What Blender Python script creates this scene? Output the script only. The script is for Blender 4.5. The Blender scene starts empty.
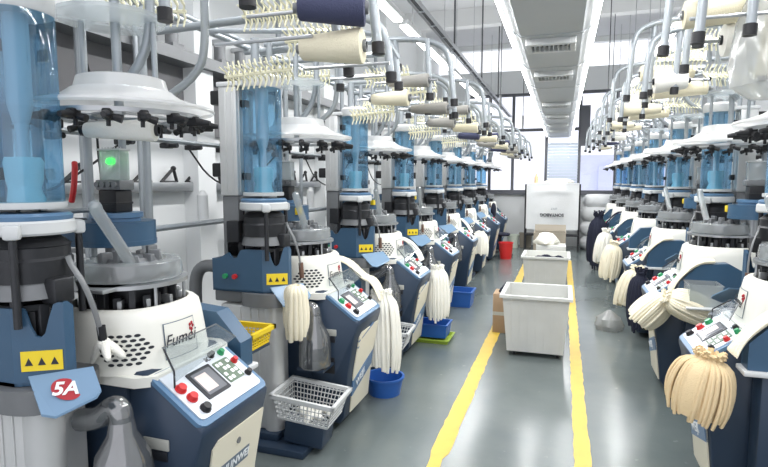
import bpy, bmesh, math, random
from mathutils import Vector, Matrix
PI = math.pi
rnd = random.Random(7)
SC = bpy.context.scene
COL = SC.collection

# ------------------------------------------------------------------ helpers
def S(r, g, b):
    def f(c):
        c /= 255.0
        return c / 12.92 if c <= 0.04045 else ((c + 0.055) / 1.055) ** 2.4
    return (f(r), f(g), f(b), 1.0)

def V(*a):
    return Vector(a)

class MB:
    """collects shapes and links them as one mesh object"""
    def __init__(self):
        self.v = []; self.f = []; self.m = []
    def add(self, vs, fs, mi=0):
        o = len(self.v)
        self.v += [tuple(p) for p in vs]
        self.f += [tuple(i + o for i in f) for f in fs]
        self.m += [mi] * len(fs)
        return self
    def box(self, lo, hi, bevel=0.0, mi=0, M=None, seg=2):
        bm = bmesh.new()
        bmesh.ops.create_cube(bm, size=1.0)
        c = [(a + b) / 2 for a, b in zip(lo, hi)]; s = [abs(b - a) for a, b in zip(lo, hi)]
        for w in bm.verts:
            w.co = Vector((c[0] + w.co.x * s[0], c[1] + w.co.y * s[1], c[2] + w.co.z * s[2]))
        if bevel > 0:
            bmesh.ops.bevel(bm, geom=bm.edges[:], offset=min(bevel, min(s) * .45), segments=seg, profile=.5, affect='EDGES')
        return self.bm(bm, mi, M)
    def bm(self, bm, mi=0, M=None):
        bm.verts.index_update()
        vs = [(M @ w.co) if M else w.co.copy() for w in bm.verts]
        fs = [[w.index for w in f.verts] for f in bm.faces]
        bm.free()
        return self.add(vs, fs, mi)
    def cyl(self, p0, p1, r0, r1=None, n=14, caps=True, mi=0):
        r1 = r0 if r1 is None else r1
        p0 = Vector(p0); p1 = Vector(p1); d = (p1 - p0).normalized()
        a = d.orthogonal().normalized(); b = d.cross(a)
        vs = []
        for p, r in ((p0, r0), (p1, r1)):
            for i in range(n):
                t = 2 * PI * i / n
                vs.append(p + (a * math.cos(t) + b * math.sin(t)) * r)
        fs = [(i, (i + 1) % n, n + (i + 1) % n, n + i) for i in range(n)]
        if caps:
            fs += [tuple(range(n - 1, -1, -1)), tuple(range(n, 2 * n))]
        return self.add(vs, fs, mi)
    def lathe(self, prof, c=(0, 0), n=32, mi=0, sx=1, sy=1, sq=0, M=None, rad=None):
        """profile of (radius, z) turned about a vertical axis at c; sq>0 makes the plan squarer"""
        vs = []; k = len(prof)
        for i in range(n):
            t = 2 * PI * i / n
            q = 1 + sq * (1 - math.cos(4 * t)) * .5
            for (r, z) in prof:
                rr = r * q * (rad(t, z) if rad else 1)
                p = Vector((c[0] + rr * math.cos(t) * sx, c[1] + rr * math.sin(t) * sy, z))
                vs.append(M @ p if M else p)
        fs = []
        for i in range(n):
            j = (i + 1) % n
            for a in range(k - 1):
                if prof[a][0] < 1e-6 and prof[a + 1][0] < 1e-6:
                    continue
                fs.append((i * k + a, j * k + a, j * k + a + 1, i * k + a + 1))
        return self.add(vs, fs, mi)
    def tube(self, path, r, n=10, caps=True, mi=0, smooth=0, flat=None):
        P = [Vector(p) for p in path]
        for _ in range(smooth):
            Q = [P[0]]
            for a, b in zip(P[:-1], P[1:]):
                Q += [a * .75 + b * .25, a * .25 + b * .75]
            Q.append(P[-1]); P = Q
        R = r if isinstance(r, (list, tuple)) else None
        T = []
        for i in range(len(P)):
            a = P[max(i - 1, 0)]; b = P[min(i + 1, len(P) - 1)]
            T.append((b - a).normalized())
        nrm = T[0].orthogonal().normalized() if flat is None else Vector(flat)
        vs = []; k = len(P)
        for i in range(k):
            nrm = (nrm - T[i] * nrm.dot(T[i]))
            nrm = nrm.normalized() if nrm.length > 1e-6 else T[i].orthogonal().normalized()
            bn = T[i].cross(nrm)
            if R:
                q = i / max(1, k - 1) * (len(R) - 1); q0 = int(min(q, len(R) - 2)) if len(R) > 1 else 0
                rr = R[q0] + (R[q0 + 1] - R[q0]) * (q - q0)
            else:
                rr = r
            for j in range(n):
                t = 2 * PI * j / n
                vs.append(P[i] + nrm * math.cos(t) * rr + bn * math.sin(t) * rr * (1 if flat is None else .35))
        fs = []
        for i in range(k - 1):
            for j in range(n):
                jj = (j + 1) % n
                fs.append((i * n + j, i * n + jj, (i + 1) * n + jj, (i + 1) * n + j))
        if caps:
            fs += [tuple(range(n - 1, -1, -1)), tuple(range((k - 1) * n, k * n))]
        return self.add(vs, fs, mi)
    def prism(self, pts, d, mi=0):
        pts = [Vector(p) for p in pts]; d = Vector(d); n = len(pts)
        nm = Vector((0, 0, 0))
        for i in range(n):
            nm += (pts[i] - pts[0]).cross(pts[(i + 1) % n] - pts[0])
        if nm.dot(d) > 0:
            pts.reverse()
        vs = pts + [p + d for p in pts]
        fs = [tuple(range(n)), tuple(range(2 * n - 1, n - 1, -1))]
        fs += [((i + 1) % n, i, n + i, n + (i + 1) % n) for i in range(n)]
        return self.add(vs, fs, mi)
    def ball(self, c, r, mi=0, n=12, s=(1, 1, 1)):
        bm = bmesh.new(); bmesh.ops.create_uvsphere(bm, u_segments=n, v_segments=max(6, n * 2 // 3), radius=r)
        return self.bm(bm, mi, Matrix.Translation(c) @ Matrix.Diagonal((*s, 1)))
    def wall(self, pts, z0, tops, th, mi=0):
        """upright sheet metal through plan points, each with its own top height"""
        n = len(pts); vs = []
        for i, p in enumerate(pts):
            a = Vector(pts[max(0, i - 1)]); b = Vector(pts[min(n - 1, i + 1)]); t = (b - a).normalized()
            nn = Vector((-t.y, t.x)) * th
            vs += [(p[0], p[1], z0), (p[0], p[1], tops[i]), (p[0] + nn.x, p[1] + nn.y, tops[i]), (p[0] + nn.x, p[1] + nn.y, z0)]
        fs = []
        for i in range(n - 1):
            a = 4 * i; b = a + 4
            for k in range(4):
                fs.append((a + k, a + (k + 1) % 4, b + (k + 1) % 4, b + k))
        fs += [(3, 2, 1, 0), (4 * n - 4, 4 * n - 3, 4 * n - 2, 4 * n - 1)]
        return self.add(vs, fs, mi)
    def build(self, name, mats, parent=None, angle=38, flat=False):
        me = bpy.data.meshes.new(name)
        me.from_pydata(self.v, [], self.f)
        if not isinstance(mats, (list, tuple)):
            mats = [mats]
        for m in mats:
            me.materials.append(m)
        if len(mats) > 1:
            me.polygons.foreach_set('material_index', self.m)
        bm = bmesh.new(); bm.from_mesh(me); bmesh.ops.recalc_face_normals(bm, faces=bm.faces[:]); bm.to_mesh(me); bm.free()
        if not flat:
            me.shade_smooth(); me.set_sharp_from_angle(angle=math.radians(angle))
        me.update()
        o = bpy.data.objects.new(name, me); COL.objects.link(o)
        if parent is not None:
            o.parent = parent
        return o

def tag(o, label=None, cat=None, group=None, kind=None):
    if label: o['label'] = label
    if cat: o['category'] = cat
    if group: o['group'] = group
    if kind: o['kind'] = kind
    return o

def empty(name, loc=(0, 0, 0), rz=0.0):
    o = bpy.data.objects.new(name, None); COL.objects.link(o)
    o.location = loc; o.rotation_euler = (0, 0, rz); o.empty_display_size = .1
    return o

def kids(o):
    return KID.get(o.name) or [c for c in bpy.data.objects if c.parent == o]
KID = {}

def copy_tree(root, loc, rz=0.0):
    tree = {}
    for c in bpy.data.objects:
        if c.parent: tree.setdefault(c.parent.name, []).append(c)
    def rec(o, parent):
        c = o.copy(); COL.objects.link(c); c.parent = parent
        for ch in tree.get(o.name, []): rec(ch, c)
        return c
    c = rec(root, None)
    c.location = loc; c.rotation_euler = (0, 0, rz)
    return c

def text(name, s, size, M, mat, parent=None, shear=0.0, extrude=.0006, bold=0.0):
    cu = bpy.data.curves.new(name, 'FONT'); cu.body = s; cu.size = size; cu.shear = shear
    cu.extrude = extrude; cu.align_x = 'CENTER'; cu.align_y = 'CENTER'; cu.offset = bold; cu.resolution_u = 3
    t = bpy.data.objects.new(name + '_curve', cu); COL.objects.link(t)
    dg = bpy.context.evaluated_depsgraph_get(); dg.update()
    me = bpy.data.meshes.new_from_object(t.evaluated_get(dg), depsgraph=dg)
    bpy.data.objects.remove(t); bpy.data.curves.remove(cu)
    me.name = name; me.transform(M); me.materials.clear(); me.materials.append(mat)
    o = bpy.data.objects.new(name, me); COL.objects.link(o)
    if parent is not None: o.parent = parent
    return o

def frame(o, u, v):
    """matrix with origin o, x along u, y along v"""
    u = Vector(u).normalized(); v = Vector(v); w = u.cross(v).normalized(); v = w.cross(u)
    return Matrix(((u.x, v.x, w.x, o[0]), (u.y, v.y, w.y, o[1]), (u.z, v.z, w.z, o[2]), (0, 0, 0, 1)))

# ------------------------------------------------------------------ materials
def mat(name, col, rough=.45, metal=0.0, var=.05, scale=8.0, bump=0.0, bscale=60.0, spec=.5, coat=0.0, trans=0.0, emit=None, estr=0.0, alpha=1.0, sss=0.0):
    m = bpy.data.materials.new(name); m.use_nodes = True
    nt = m.node_tree; b = nt.nodes['Principled BSDF']
    b.inputs['Base Color'].default_value = col
    b.inputs['Roughness'].default_value = rough; b.inputs['Metallic'].default_value = metal
    b.inputs['Specular IOR Level'].default_value = spec
    b.inputs['Coat Weight'].default_value = coat
    b.inputs['Transmission Weight'].default_value = trans
    b.inputs['Alpha'].default_value = alpha
    if emit:
        b.inputs['Emission Color'].default_value = emit; b.inputs['Emission Strength'].default_value = estr
    tc = nt.nodes.new('ShaderNodeTexCoord')
    if var > 0:
        nz = nt.nodes.new('ShaderNodeTexNoise'); nz.inputs['Scale'].default_value = scale; nz.inputs['Detail'].default_value = 4
        nt.links.new(tc.outputs['Object'], nz.inputs['Vector'])
        mx = nt.nodes.new('ShaderNodeMix'); mx.data_type = 'RGBA'
        mx.inputs['A'].default_value = tuple(c * (1 - var) for c in col[:3]) + (1,)
        mx.inputs['B'].default_value = tuple(min(1, c * (1 + var)) for c in col[:3]) + (1,)
        nt.links.new(nz.outputs['Fac'], mx.inputs['Factor']); nt.links.new(mx.outputs['Result'], b.inputs['Base Color'])
    if bump > 0:
        n2 = nt.nodes.new('ShaderNodeTexNoise'); n2.inputs['Scale'].default_value = bscale; n2.inputs['Detail'].default_value = 3
        nt.links.new(tc.outputs['Object'], n2.inputs['Vector'])
        bp = nt.nodes.new('ShaderNodeBump'); bp.inputs['Strength'].default_value = bump; bp.inputs['Distance'].default_value = .01
        nt.links.new(n2.outputs['Fac'], bp.inputs['Height']); nt.links.new(bp.outputs['Normal'], b.inputs['Normal'])
    return m

def clear(name, tint, gloss=.12, rough=.05, haze=0.0, hazecol=(.8, .85, .9, 1)):
    """clear sheet plastic: tinted see-through plus a glossy skin and optional milkiness"""
    m = bpy.data.materials.new(name); m.use_nodes = True; nt = m.node_tree; nt.nodes.clear()
    out = nt.nodes.new('ShaderNodeOutputMaterial')
    tr = nt.nodes.new('ShaderNodeBsdfTransparent'); tr.inputs['Color'].default_value = tint
    gl = nt.nodes.new('ShaderNodeBsdfGlossy'); gl.inputs['Roughness'].default_value = rough
    lw = nt.nodes.new('ShaderNodeLayerWeight'); lw.inputs['Blend'].default_value = .35
    mul = nt.nodes.new('ShaderNodeMath'); mul.operation = 'MULTIPLY_ADD'; mul.inputs[1].default_value = .35; mul.inputs[2].default_value = gloss * .5
    nt.links.new(lw.outputs['Fresnel'], mul.inputs[0])
    m1 = nt.nodes.new('ShaderNodeMixShader'); nt.links.new(mul.outputs[0], m1.inputs[0])
    base = tr
    if haze > 0:
        df = nt.nodes.new('ShaderNodeBsdfDiffuse'); df.inputs['Color'].default_value = hazecol
        tl = nt.nodes.new('ShaderNodeBsdfTranslucent'); tl.inputs['Color'].default_value = hazecol
        md = nt.nodes.new('ShaderNodeMixShader'); md.inputs[0].default_value = .5
        nt.links.new(df.outputs[0], md.inputs[1]); nt.links.new(tl.outputs[0], md.inputs[2])
        mh = nt.nodes.new('ShaderNodeMixShader'); mh.inputs[0].default_value = haze
        nt.links.new(tr.outputs[0], mh.inputs[1]); nt.links.new(md.outputs[0], mh.inputs[2]); base = mh
    nt.links.new(base.outputs[0], m1.inputs[1]); nt.links.new(gl.outputs[0], m1.inputs[2])
    nt.links.new(m1.outputs[0], out.inputs['Surface'])
    return m

M = {}
M['blue'] = mat('blue_enamel', S(56, 87, 114), .36, var=.06, bump=.04, bscale=220)
M['navy'] = mat('dark_blue_enamel', S(42, 58, 78), .4, var=.06, bump=.04, bscale=220)
M['lip'] = mat('light_blue_enamel', S(86, 120, 152), .32, var=.04)
M['plateblue'] = mat('pale_blue_enamel', S(118, 148, 176), .28, var=.03)
M['white'] = mat('white_shell_plastic', S(232, 231, 222), .38, var=.02, scale=3)
M['beige'] = mat('beige_enamel', S(222, 216, 196), .4, var=.03, scale=3)
M['steel'] = mat('brushed_steel', S(178, 180, 182), .32, .75, var=.06, scale=20)
M['pipe'] = mat('galvanised_pipe', S(158, 164, 168), .36, .45, var=.08, scale=14)
M['alu'] = mat('anodised_aluminium', S(205, 206, 205), .38, .35, var=.03)
M['grey'] = mat('grey_cast_metal', S(120, 122, 124), .45, .3, var=.08, scale=18)
M['lightgrey'] = mat('light_grey_plastic', S(206, 208, 208), .42, var=.03)
M['dark'] = mat('dark_machined_metal', S(52, 53, 56), .4, .5, var=.2, scale=30)
M['black'] = mat('black_rubber', S(26, 26, 29), .5, var=.1, scale=20)
M['cream'] = mat('cream_plastic', S(236, 232, 204), .45, var=.03)
M['panel'] = mat('satin_control_plate', S(214, 219, 226), .3, .25, var=.02)
M['screen'] = mat('display_glass', S(120, 122, 128), .12, var=.12, scale=18, coat=.3)
M['bezel'] = mat('black_bezel', S(38, 40, 46), .3, var=.05)
M['keys'] = mat('green_membrane', S(92, 112, 92), .4, var=.3, scale=40)
M['red'] = mat('red_plastic', S(200, 38, 40), .35, var=.05)
M['green'] = mat('green_plastic', S(40, 150, 95), .35, var=.05)
M['yellow'] = mat('yellow_sticker', S(240, 210, 40), .45, var=.05)
M['ink'] = mat('dark_print', S(36, 40, 48), .5, var=.05)
M['redink'] = mat('red_print', S(170, 42, 52), .5, var=.08)
M['whiteink'] = mat('white_print', S(235, 238, 240), .5, var=.02)
M['strip'] = mat('grey_blue_strip', S(96, 112, 128), .35, .2, var=.05)
M['band'] = mat('blue_band', S(84, 116, 152), .4, var=.04)
M['label'] = mat('silver_label', S(190, 190, 182), .4, .2, var=.06)
M['lit'] = mat('green_indicator', S(60, 230, 80), .4, var=0, emit=S(60, 255, 90), estr=1.6)
M['wood'] = mat('brown_grip', S(112, 84, 70), .5, var=.2, scale=30)
M['guard'] = clear('blue_acrylic', S(180, 217, 238), .16, .05, haze=.09, hazecol=S(150, 198, 228))
M['clearpl'] = clear('clear_acrylic', S(232, 238, 240), .18, .06, haze=.28, hazecol=S(246, 248, 248))
M['sheet'] = clear('clear_sheet', S(246, 249, 250), .04, .03, haze=.03)
M['bag'] = clear('thin_plastic_bag', S(225, 228, 228), .2, .18, haze=.34, hazecol=S(246, 246, 244))
M['bottle'] = clear('smoky_plastic', S(190, 194, 196), .45, .10, haze=.26, hazecol=S(185, 187, 190))
M['dome'] = clear('frosted_dome', S(240, 242, 242), .12, .15, haze=.88, hazecol=S(255, 255, 254))
M['mint'] = mat('pale_mint_cloth', S(205, 232, 228), .8, var=.04, bump=.3)
M['sock'] = mat('cream_knit', S(236, 228, 204), .9, var=.05, bump=.5, bscale=160)
M['sock2'] = mat('white_knit', S(240, 238, 228), .9, var=.04, bump=.5, bscale=160)
M['tan'] = mat('tan_knit', S(226, 202, 160), .9, var=.07, bump=.5, bscale=160)
M['navycloth'] = mat('navy_knit', S(30, 34, 52), .95, var=.2, bump=.5, bscale=120)
M['yarncream'] = mat('cream_yarn', S(226, 218, 192), .85, var=.05, bump=.4, bscale=200)
M['yarnwhite'] = mat('white_yarn', S(238, 236, 228), .85, var=.03, bump=.4, bscale=200)
M['yarngrey'] = mat('grey_yarn', S(150, 148, 142), .85, var=.08, bump=.4, bscale=200)
M['yarnnavy'] = mat('dark_blue_yarn', S(62, 66, 92), .85, var=.1, bump=.4, bscale=200)
M['bin'] = mat('white_trolley_plastic', S(206, 207, 203), .42, var=.09, scale=6)
M['card'] = mat('brown_cardboard', S(166, 140, 112), .8, var=.08)
M['carton'] = mat('grey_cardboard', S(160, 152, 138), .8, var=.06)
M['bluecrate'] = mat('blue_crate_plastic', S(40, 92, 168), .4, var=.06)
M['yellowpl'] = mat('yellow_basket_plastic', S(226, 196, 40), .42, var=.06)
M['greenpl'] = mat('lime_plastic', S(150, 176, 60), .45, var=.06)
M['redpl'] = mat('red_bucket_plastic', S(206, 44, 44), .4, var=.05)
M['paleGreen'] = mat('pale_bucket_plastic', S(206, 214, 200), .45, var=.04)
M['sack'] = mat('white_woven_sack', S(228, 230, 230), .7, var=.04, bump=.5, bscale=40)
M['wall'] = mat('white_wall_paint', S(226, 228, 228), .7, var=.03, scale=1.2)
M['ceil'] = mat('ceiling_paint', S(208, 209, 211), .8, var=.04, scale=.8)
M['beam'] = mat('beam_paint', S(214, 215, 215), .8, var=.03, scale=1)
M['duct'] = mat('galvanised_duct', S(186, 190, 193), .42, .12, var=.05, scale=3)
M['frame'] = mat('window_frame_grey', S(92, 94, 100), .5, var=.04)
M['darkwall'] = mat('dark_grey_wall_band', S(104, 104, 106), .6, var=.06, scale=2)
M['line'] = mat('yellow_floor_paint', S(212, 180, 72), .45, var=.14, scale=9, bump=.1)
M['tube'] = mat('lit_tube', S(255, 255, 255), .5, var=0, emit=(1, 1, 1, 1), estr=9.0)
M['pane'] = clear('window_glass', S(250, 251, 254), .03, .02)
M['blind'] = mat('pale_blue_louvre', S(196, 206, 220), .5, var=.04)
M['rack'] = mat('black_rack', S(34, 34, 38), .5, var=.1)
M['cable'] = mat('dark_cable', S(70, 72, 76), .5, var=.1)
M['scr2'] = mat('display_image', S(222, 205, 200), .2, var=.15, scale=30)
M['lav'] = mat('lavender_render', S(214, 217, 236), .8, var=.05)
M['floor'] = None

def floor_mat():
    m = bpy.data.materials.new('grey_green_epoxy'); m.use_nodes = True; nt = m.node_tree; b = nt.nodes['Principled BSDF']
    tc = nt.nodes.new('ShaderNodeTexCoord')
    n1 = nt.nodes.new('ShaderNodeTexNoise'); n1.inputs['Scale'].default_value = .9; n1.inputs['Detail'].default_value = 6; n1.inputs['Roughness'].default_value = .6
    n2 = nt.nodes.new('ShaderNodeTexNoise'); n2.inputs['Scale'].default_value = 14; n2.inputs['Detail'].default_value = 5
    for n in (n1, n2): nt.links.new(tc.outputs['Object'], n.inputs['Vector'])
    r = nt.nodes.new('ShaderNodeValToRGB'); r.color_ramp.elements[0].position = .3; r.color_ramp.elements[1].position = .75
    r.color_ramp.elements[0].color = S(92, 101, 101); r.color_ramp.elements[1].color = S(111, 119, 118)
    nt.links.new(n1.outputs['Fac'], r.inputs[0])
    r2 = nt.nodes.new('ShaderNodeValToRGB'); r2.color_ramp.elements[0].position = .68; r2.color_ramp.elements[1].position = .78
    r2.color_ramp.elements[0].color = (0, 0, 0, 1); r2.color_ramp.elements[1].color = (.35, .35, .35, 1)
    nt.links.new(n2.outputs['Fac'], r2.inputs[0])
    mx = nt.nodes.new('ShaderNodeMix'); mx.data_type = 'RGBA'; mx.inputs['B'].default_value = S(160, 168, 168)
    nt.links.new(r2.outputs[0], mx.inputs['Factor']); nt.links.new(r.outputs[0], mx.inputs['A'])
    nt.links.new(mx.outputs['Result'], b.inputs['Base Color'])
    mr = nt.nodes.new('ShaderNodeMapRange'); mr.inputs['To Min'].default_value = .10; mr.inputs['To Max'].default_value = .34
    nt.links.new(n1.outputs['Fac'], mr.inputs['Value']); nt.links.new(mr.outputs['Result'], b.inputs['Roughness'])
    b.inputs['Specular IOR Level'].default_value = .6
    bp = nt.nodes.new('ShaderNodeBump'); bp.inputs['Strength'].default_value = .05; bp.inputs['Distance'].default_value = .02
    n3 = nt.nodes.new('ShaderNodeTexNoise'); n3.inputs['Scale'].default_value = 5; nt.links.new(tc.outputs['Object'], n3.inputs['Vector'])
    nt.links.new(n3.outputs['Fac'], bp.inputs['Height']); nt.links.new(bp.outputs['Normal'], b.inputs['Normal'])
    return m
M['floor'] = floor_mat()

# ------------------------------------------------------------------ the knitting machine
def qs(r, x, y, n=40, sq=0.0):
    """rounded-square ring of plan points"""
    out = []
    for i in range(n):
        t = 2 * PI * i / n
        e = 4.0
        c, s = math.cos(t), math.sin(t)
        k = (abs(c) ** e + abs(s) ** e) ** (-1 / e)
        k = 1 + (k - 1) * sq
        out.append((x + r * k * c, y + r * k * s))
    return out

def body_r(t, z):
    return 1.0

def make_machine(kind, lod=0):
    """front faces +x, origin on the floor below the console front"""
    R = empty('sock_knitting_machine')
    KX, LX, LY = -.49, -.53, -.43           # axis of the knitting head; axis of the transfer unit
    # --- cabinet under the knitting head
    b = MB()
    b.box((-.84, -.25, .06), (-.30, .27, .905), .012)
    b.box((-.80, -.22, .0), (-.34, .24, .07))
    cab = b.build('cabinet', M['navy'], R)
    if lod < 2:
        b = MB()
        for k in range(7):
            b.box((-.62, -.256, .16 + k * .03), (-.44, -.249, .172 + k * .03), .002)
        b.build('vent_louvre', M['blue'], cab)
        b = MB(); b.box((-.315, -.258, .42), (-.335, -.249, .50), .003); b.cyl((-.40, -.252, .62), (-.40, -.262, .62), .012, n=10)
        b.build('door_latch', M['steel'], cab)
    # white skirt plate
    b = MB()
    b.prism([(-.86, -.27, .905), (-.24, -.27, .905), (-.175, -.22, .905), (-.175, .24, .905), (-.24, .285, .905), (-.86, .285, .905)], (0, 0, .04))
    b.build('skirt_plate', M['white'], R)
    # --- console
    prof = [(-.30, .05), (-.10, .05), (-.07, .09), (-.035, .40), (.008, .64), (.036, .735), (.038, .76), (.026, .775), (-.20, .938), (-.235, .955), (-.30, .955)]
    b = MB()
    n = len(prof); ys = [(-.235, .0), (-.225, .007), (.225, .007), (.235, .0)]
    cx = sum(p[0] for p in prof) / n; cz = sum(p[1] for p in prof) / n
    vs = []
    for (y, g) in ys:
        for (x, z) in prof:
            k = 0.0 if g else .012
            dx, dz = x - cx, z - cz; d = math.hypot(dx, dz)
            vs.append((x - dx / d * k, y, z - dz / d * k))
    fs = [tuple(range(n))[::-1], tuple(range(3 * n, 4 * n))]
    for k in range(3):
        for i in range(n):
            j = (i + 1) % n
            fs.append((k * n + i, k * n + j, (k + 1) * n + j, (k + 1) * n + i))
    b.add(vs, fs)
    con = b.build('console', M['navy'], R, angle=50)
    # pale blue lip that frames the sloping plate
    up = Vector((-.20 - .026, 0, .938 - .775)).normalized(); nrm = Vector((-up.z, 0, up.x)); nrm = nrm if nrm.z > 0 else -nrm
    O = Vector((.026, 0, .775)); L = .278
    def sp(u, v, h=0.0):                   # u along y, v up the slope, h above it
        return O + Vector((0, u, 0)) + up * v + nrm * h
    def slab(pts, h0, h1, mb):
        mb.prism([sp(u, v, h0) for u, v in pts], nrm * (h1 - h0))
    def rrect(u0, u1, v0, v1, r=.02, k=4):
        out = []
        for cu, cv, a0 in ((u1 - r, v1 - r, 0), (u0 + r, v1 - r, 90), (u0 + r, v0 + r, 180), (u1 - r, v0 + r, 270)):
            for i in range(k + 1):
                a = math.radians(a0 + 90 * i / k)
                out.append((cu + r * math.cos(a), cv + r * math.sin(a)))
        return out
    b = MB(); slab(rrect(-.237, .237, -.012, L + .006, .035), -.012, .006, b)
    b.build('console_lip', M['lip'], con)
    b = MB(); slab(rrect(-.212, .212, .014, L - .002, .02), .004, .011, b)
    b.build('control_plate', M['panel'], con)
    b = MB(); slab(rrect(-.105, .045, .07, .215, .006), .010, .015, b)
    bz = b.build('display_bezel', M['bezel'], con)
    b = MB(); slab(rrect(-.09, .03, .085, .20, .004), .0145, .017, b)
    b.build('display_screen', M['screen'], con)
    if lod < 2:
        b = MB(); slab(rrect(-.082, -.012, .10, .185, .003), .0168, .0178, b); b.build('screen_image', M['scr2'], con)
        text('maker_mark', 'SC', .03, frame(sp(.065, .235, .0115), (0, 1, 0), up), M['ink'], con, bold=.001)
    if lod < 2:
        b = MB(); slab(rrect(.06, .165, .085, .205, .006), .010, .014, b)
        b.build('keypad', M['keys'], con)
        b = MB()
        for i in range(4):
            for j in range(4):
                if (i + j) % 3 != 2:
                    slab(rrect(.068 + i * .024, .086 + i * .024, .095 + j * .027, .113 + j * .027, .003, 2), .0135, .0155, b)
        b.build('key', M['whiteink'], con)
    near = [(-.175, .17, 'red' if kind == 'first' else 'green'), (-.165, .115, 'red'), (-.155, .05, 'black')]
    far = [(.10, .245, 'black'), (.16, .235, 'green'), (.185, .17, 'red'), (.19, .085, 'black')]
    for (u, v, c) in near + far:
        r = .021 if (u, v, c) in near else .015
        b = MB(); b.cyl(sp(u, v, .008), sp(u, v, .016), r * 1.15, n=14); b.cyl(sp(u, v, .016), sp(u, v, .032), r, r * .82, n=14)
        b.build('push_button', M[c], con)
    # beige front panel with a name strip
    def fx(z):                             # console front profile
        for (x0, z0), (x1, z1) in zip(prof[2:5], prof[3:6]):
            if z0 <= z <= z1: return x0 + (x1 - x0) * (z - z0) / (z1 - z0)
        return prof[2][0]
    def front(pts, d, mb):                 # pts in (y,z) on the console front
        vs = [(fx(z) + .002, y, z) for y, z in pts] + [(fx(z) + d, y, z) for y, z in pts]
        k = len(pts)
        mb.add(vs, [tuple(range(k))[::-1], tuple(range(k, 2 * k))] + [(i, (i + 1) % k, k + (i + 1) % k, k + i) for i in range(k)])
    b = MB(); front([(-.14, .10), (.215, .10), (.215, .40), (.215, .67), (-.12, .67), (-.15, .64), (-.15, .40)], .010, b)
    b.build('front_panel', M['beige'], con, angle=20)
    if kind == 'first':
        b = MB(); front([(-.14, .475), (.13, .475), (.13, .535), (-.14, .535)], .013, b); b.build('name_strip', M['strip'], con)
        z = .505
        Mx = frame((fx(z) + .0145, -.01, z), (0, 1, 0), (fx(.55) - fx(.46), 0, .09))
        text('name_lettering', 'ATL JUNWEI', .05, Mx, M['whiteink'], con, bold=.001)
        b = MB(); b.cyl((fx(.60) + .008, .03, .60), (fx(.60) + .016, .03, .60), .014, n=12); b.build('panel_lock', M['grey'], con)
    else:
        b = MB()
        front([(-.15, .22), (.215, .34), (.215, .45), (-.15, .33)], .013, b)
        b.build('name_band', M['band'], con)
        b = MB()
        for dz in (0, .045):
            front([(-.15, .56 + dz), (.10, .63 + dz), (.10, .642 + dz), (-.15, .572 + dz)], .012, b)
        b.build('name_stripe', M['band'], con)
        if lod < 2:
            z = .335; Mx = frame((fx(z) + .0150, .03, z), (.01, .95, .312), (.013, 0, .1))
            text('name_lettering', 'WEIJIAN', .075, Mx, M['whiteink'], con, bold=.0012)
    # side recess with a warning label
    b = MB(); b.box((-.235, -.245, .66), (-.115, -.236, .705), .004); b.build('warning_label', M['label'], con)
    b = MB(); b.box((-.225, -.243, .615), (-.125, -.236, .655), .004); b.build('recess', M['bezel'], con)
    if lod < 2:
        b = MB(); b.box((-.24, -.244, .40), (-.13, -.236, .51), .006); b.cyl((-.185, -.24, .455), (-.185, -.252, .455), .028, n=16)
        b.build('power_socket', M['black'], con)
    # clear splash guard on a rod
    if lod < 2:
        b = MB(); GA, GB, GC, GD = (-.212, -.145, 1.031), (-.157, .135, 1.062), (-.103, .205, .99), (-.101, -.205, .926); b.prism([GA, GB, GC, GD], (.002, 0, .003))
        sg = b.build('splash_guard', M['sheet'], con)
        b = MB(); b.tube([(-.12, -.19, .86), (-.12, -.19, .96), (-.20, -.15, 1.03)], .004, 6); b.build('guard_rod', M['bezel'], con)
        b = MB(); b.tube([GA, GB, GC], .003, 5); b.build('guard_edge', M['grey'], con)
    # --- humped side shield beyond the head
    b = MB()
    b.prism([(-.66, .295, .80), (-.14, .295, .80), (-.14, .295, .93), (-.27, .295, 1.07), (-.46, .295, 1.085), (-.64, .295, .98), (-.66, .295, .94)], (0, .10, 0))
    b.build('side_shield', M['blue'], R, flat=True)
    b = MB(); b.box((-.70, .285, .775), (-.12, .42, .80), .006); b.build('side_ledge', M['lightgrey'], R)
    b = MB(); b.box((-.62, .27, .10), (-.20, .40, .775), .01); b.build('side_cabinet', M['navy'], R)
    b = MB(); b.box((-.52, .398, .30), (-.30, .406, .76), .004); b.build('side_door', M['lightgrey'], R)
    # --- white head cover
    zs = [(.300, .943), (.292, .97), (.282, 1.05), (.272, 1.12), (.262, 1.165), (.245, 1.182), (.222, 1.186), (.214, 1.175), (.212, 1.0)]
    b = MB(); vs = []; N = 56
    for (r, z) in zs:
        for (x, y) in qs(r, KX, 0, N, .35): vs.append((x, y, z))
    fs = []
    for a in range(len(zs) - 1):
        for i in range(N):
            fs.append((a * N + i, a * N + (i + 1) % N, (a + 1) * N + (i + 1) % N, (a + 1) * N + i))
    b.add(vs, fs); hc = b.build('head_cover', M['white'], R, angle=60)
    def surf(az, z, off):                  # point, normal on the cover
        a = math.radians(az)
        for (r0, z0), (r1, z1) in zip(zs, zs[1:]):
            if z0 <= z <= z1: break
        r = r0 + (r1 - r0) * (z - z0) / (z1 - z0)
        c, s = math.cos(a), math.sin(a); k = (abs(c) ** 4 + abs(s) ** 4) ** -.25; k = 1 + (k - 1) * .35
        return Vector((KX + (r * k + off) * c, (r * k + off) * s, z))
    def patch(az0, az1, z0, z1, off, mb, na=8, nz=3):
        vs = [];
        for j in range(nz + 1):
            for i in range(na + 1): vs.append(surf(az0 + (az1 - az0) * i / na, z0 + (z1 - z0) * j / nz, off))
        w = na + 1
        mb.add(vs, [(j * w + i, j * w + i + 1, (j + 1) * w + i + 1, (j + 1) * w + i) for j in range(nz) for i in range(na)])
    b = MB()
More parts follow.
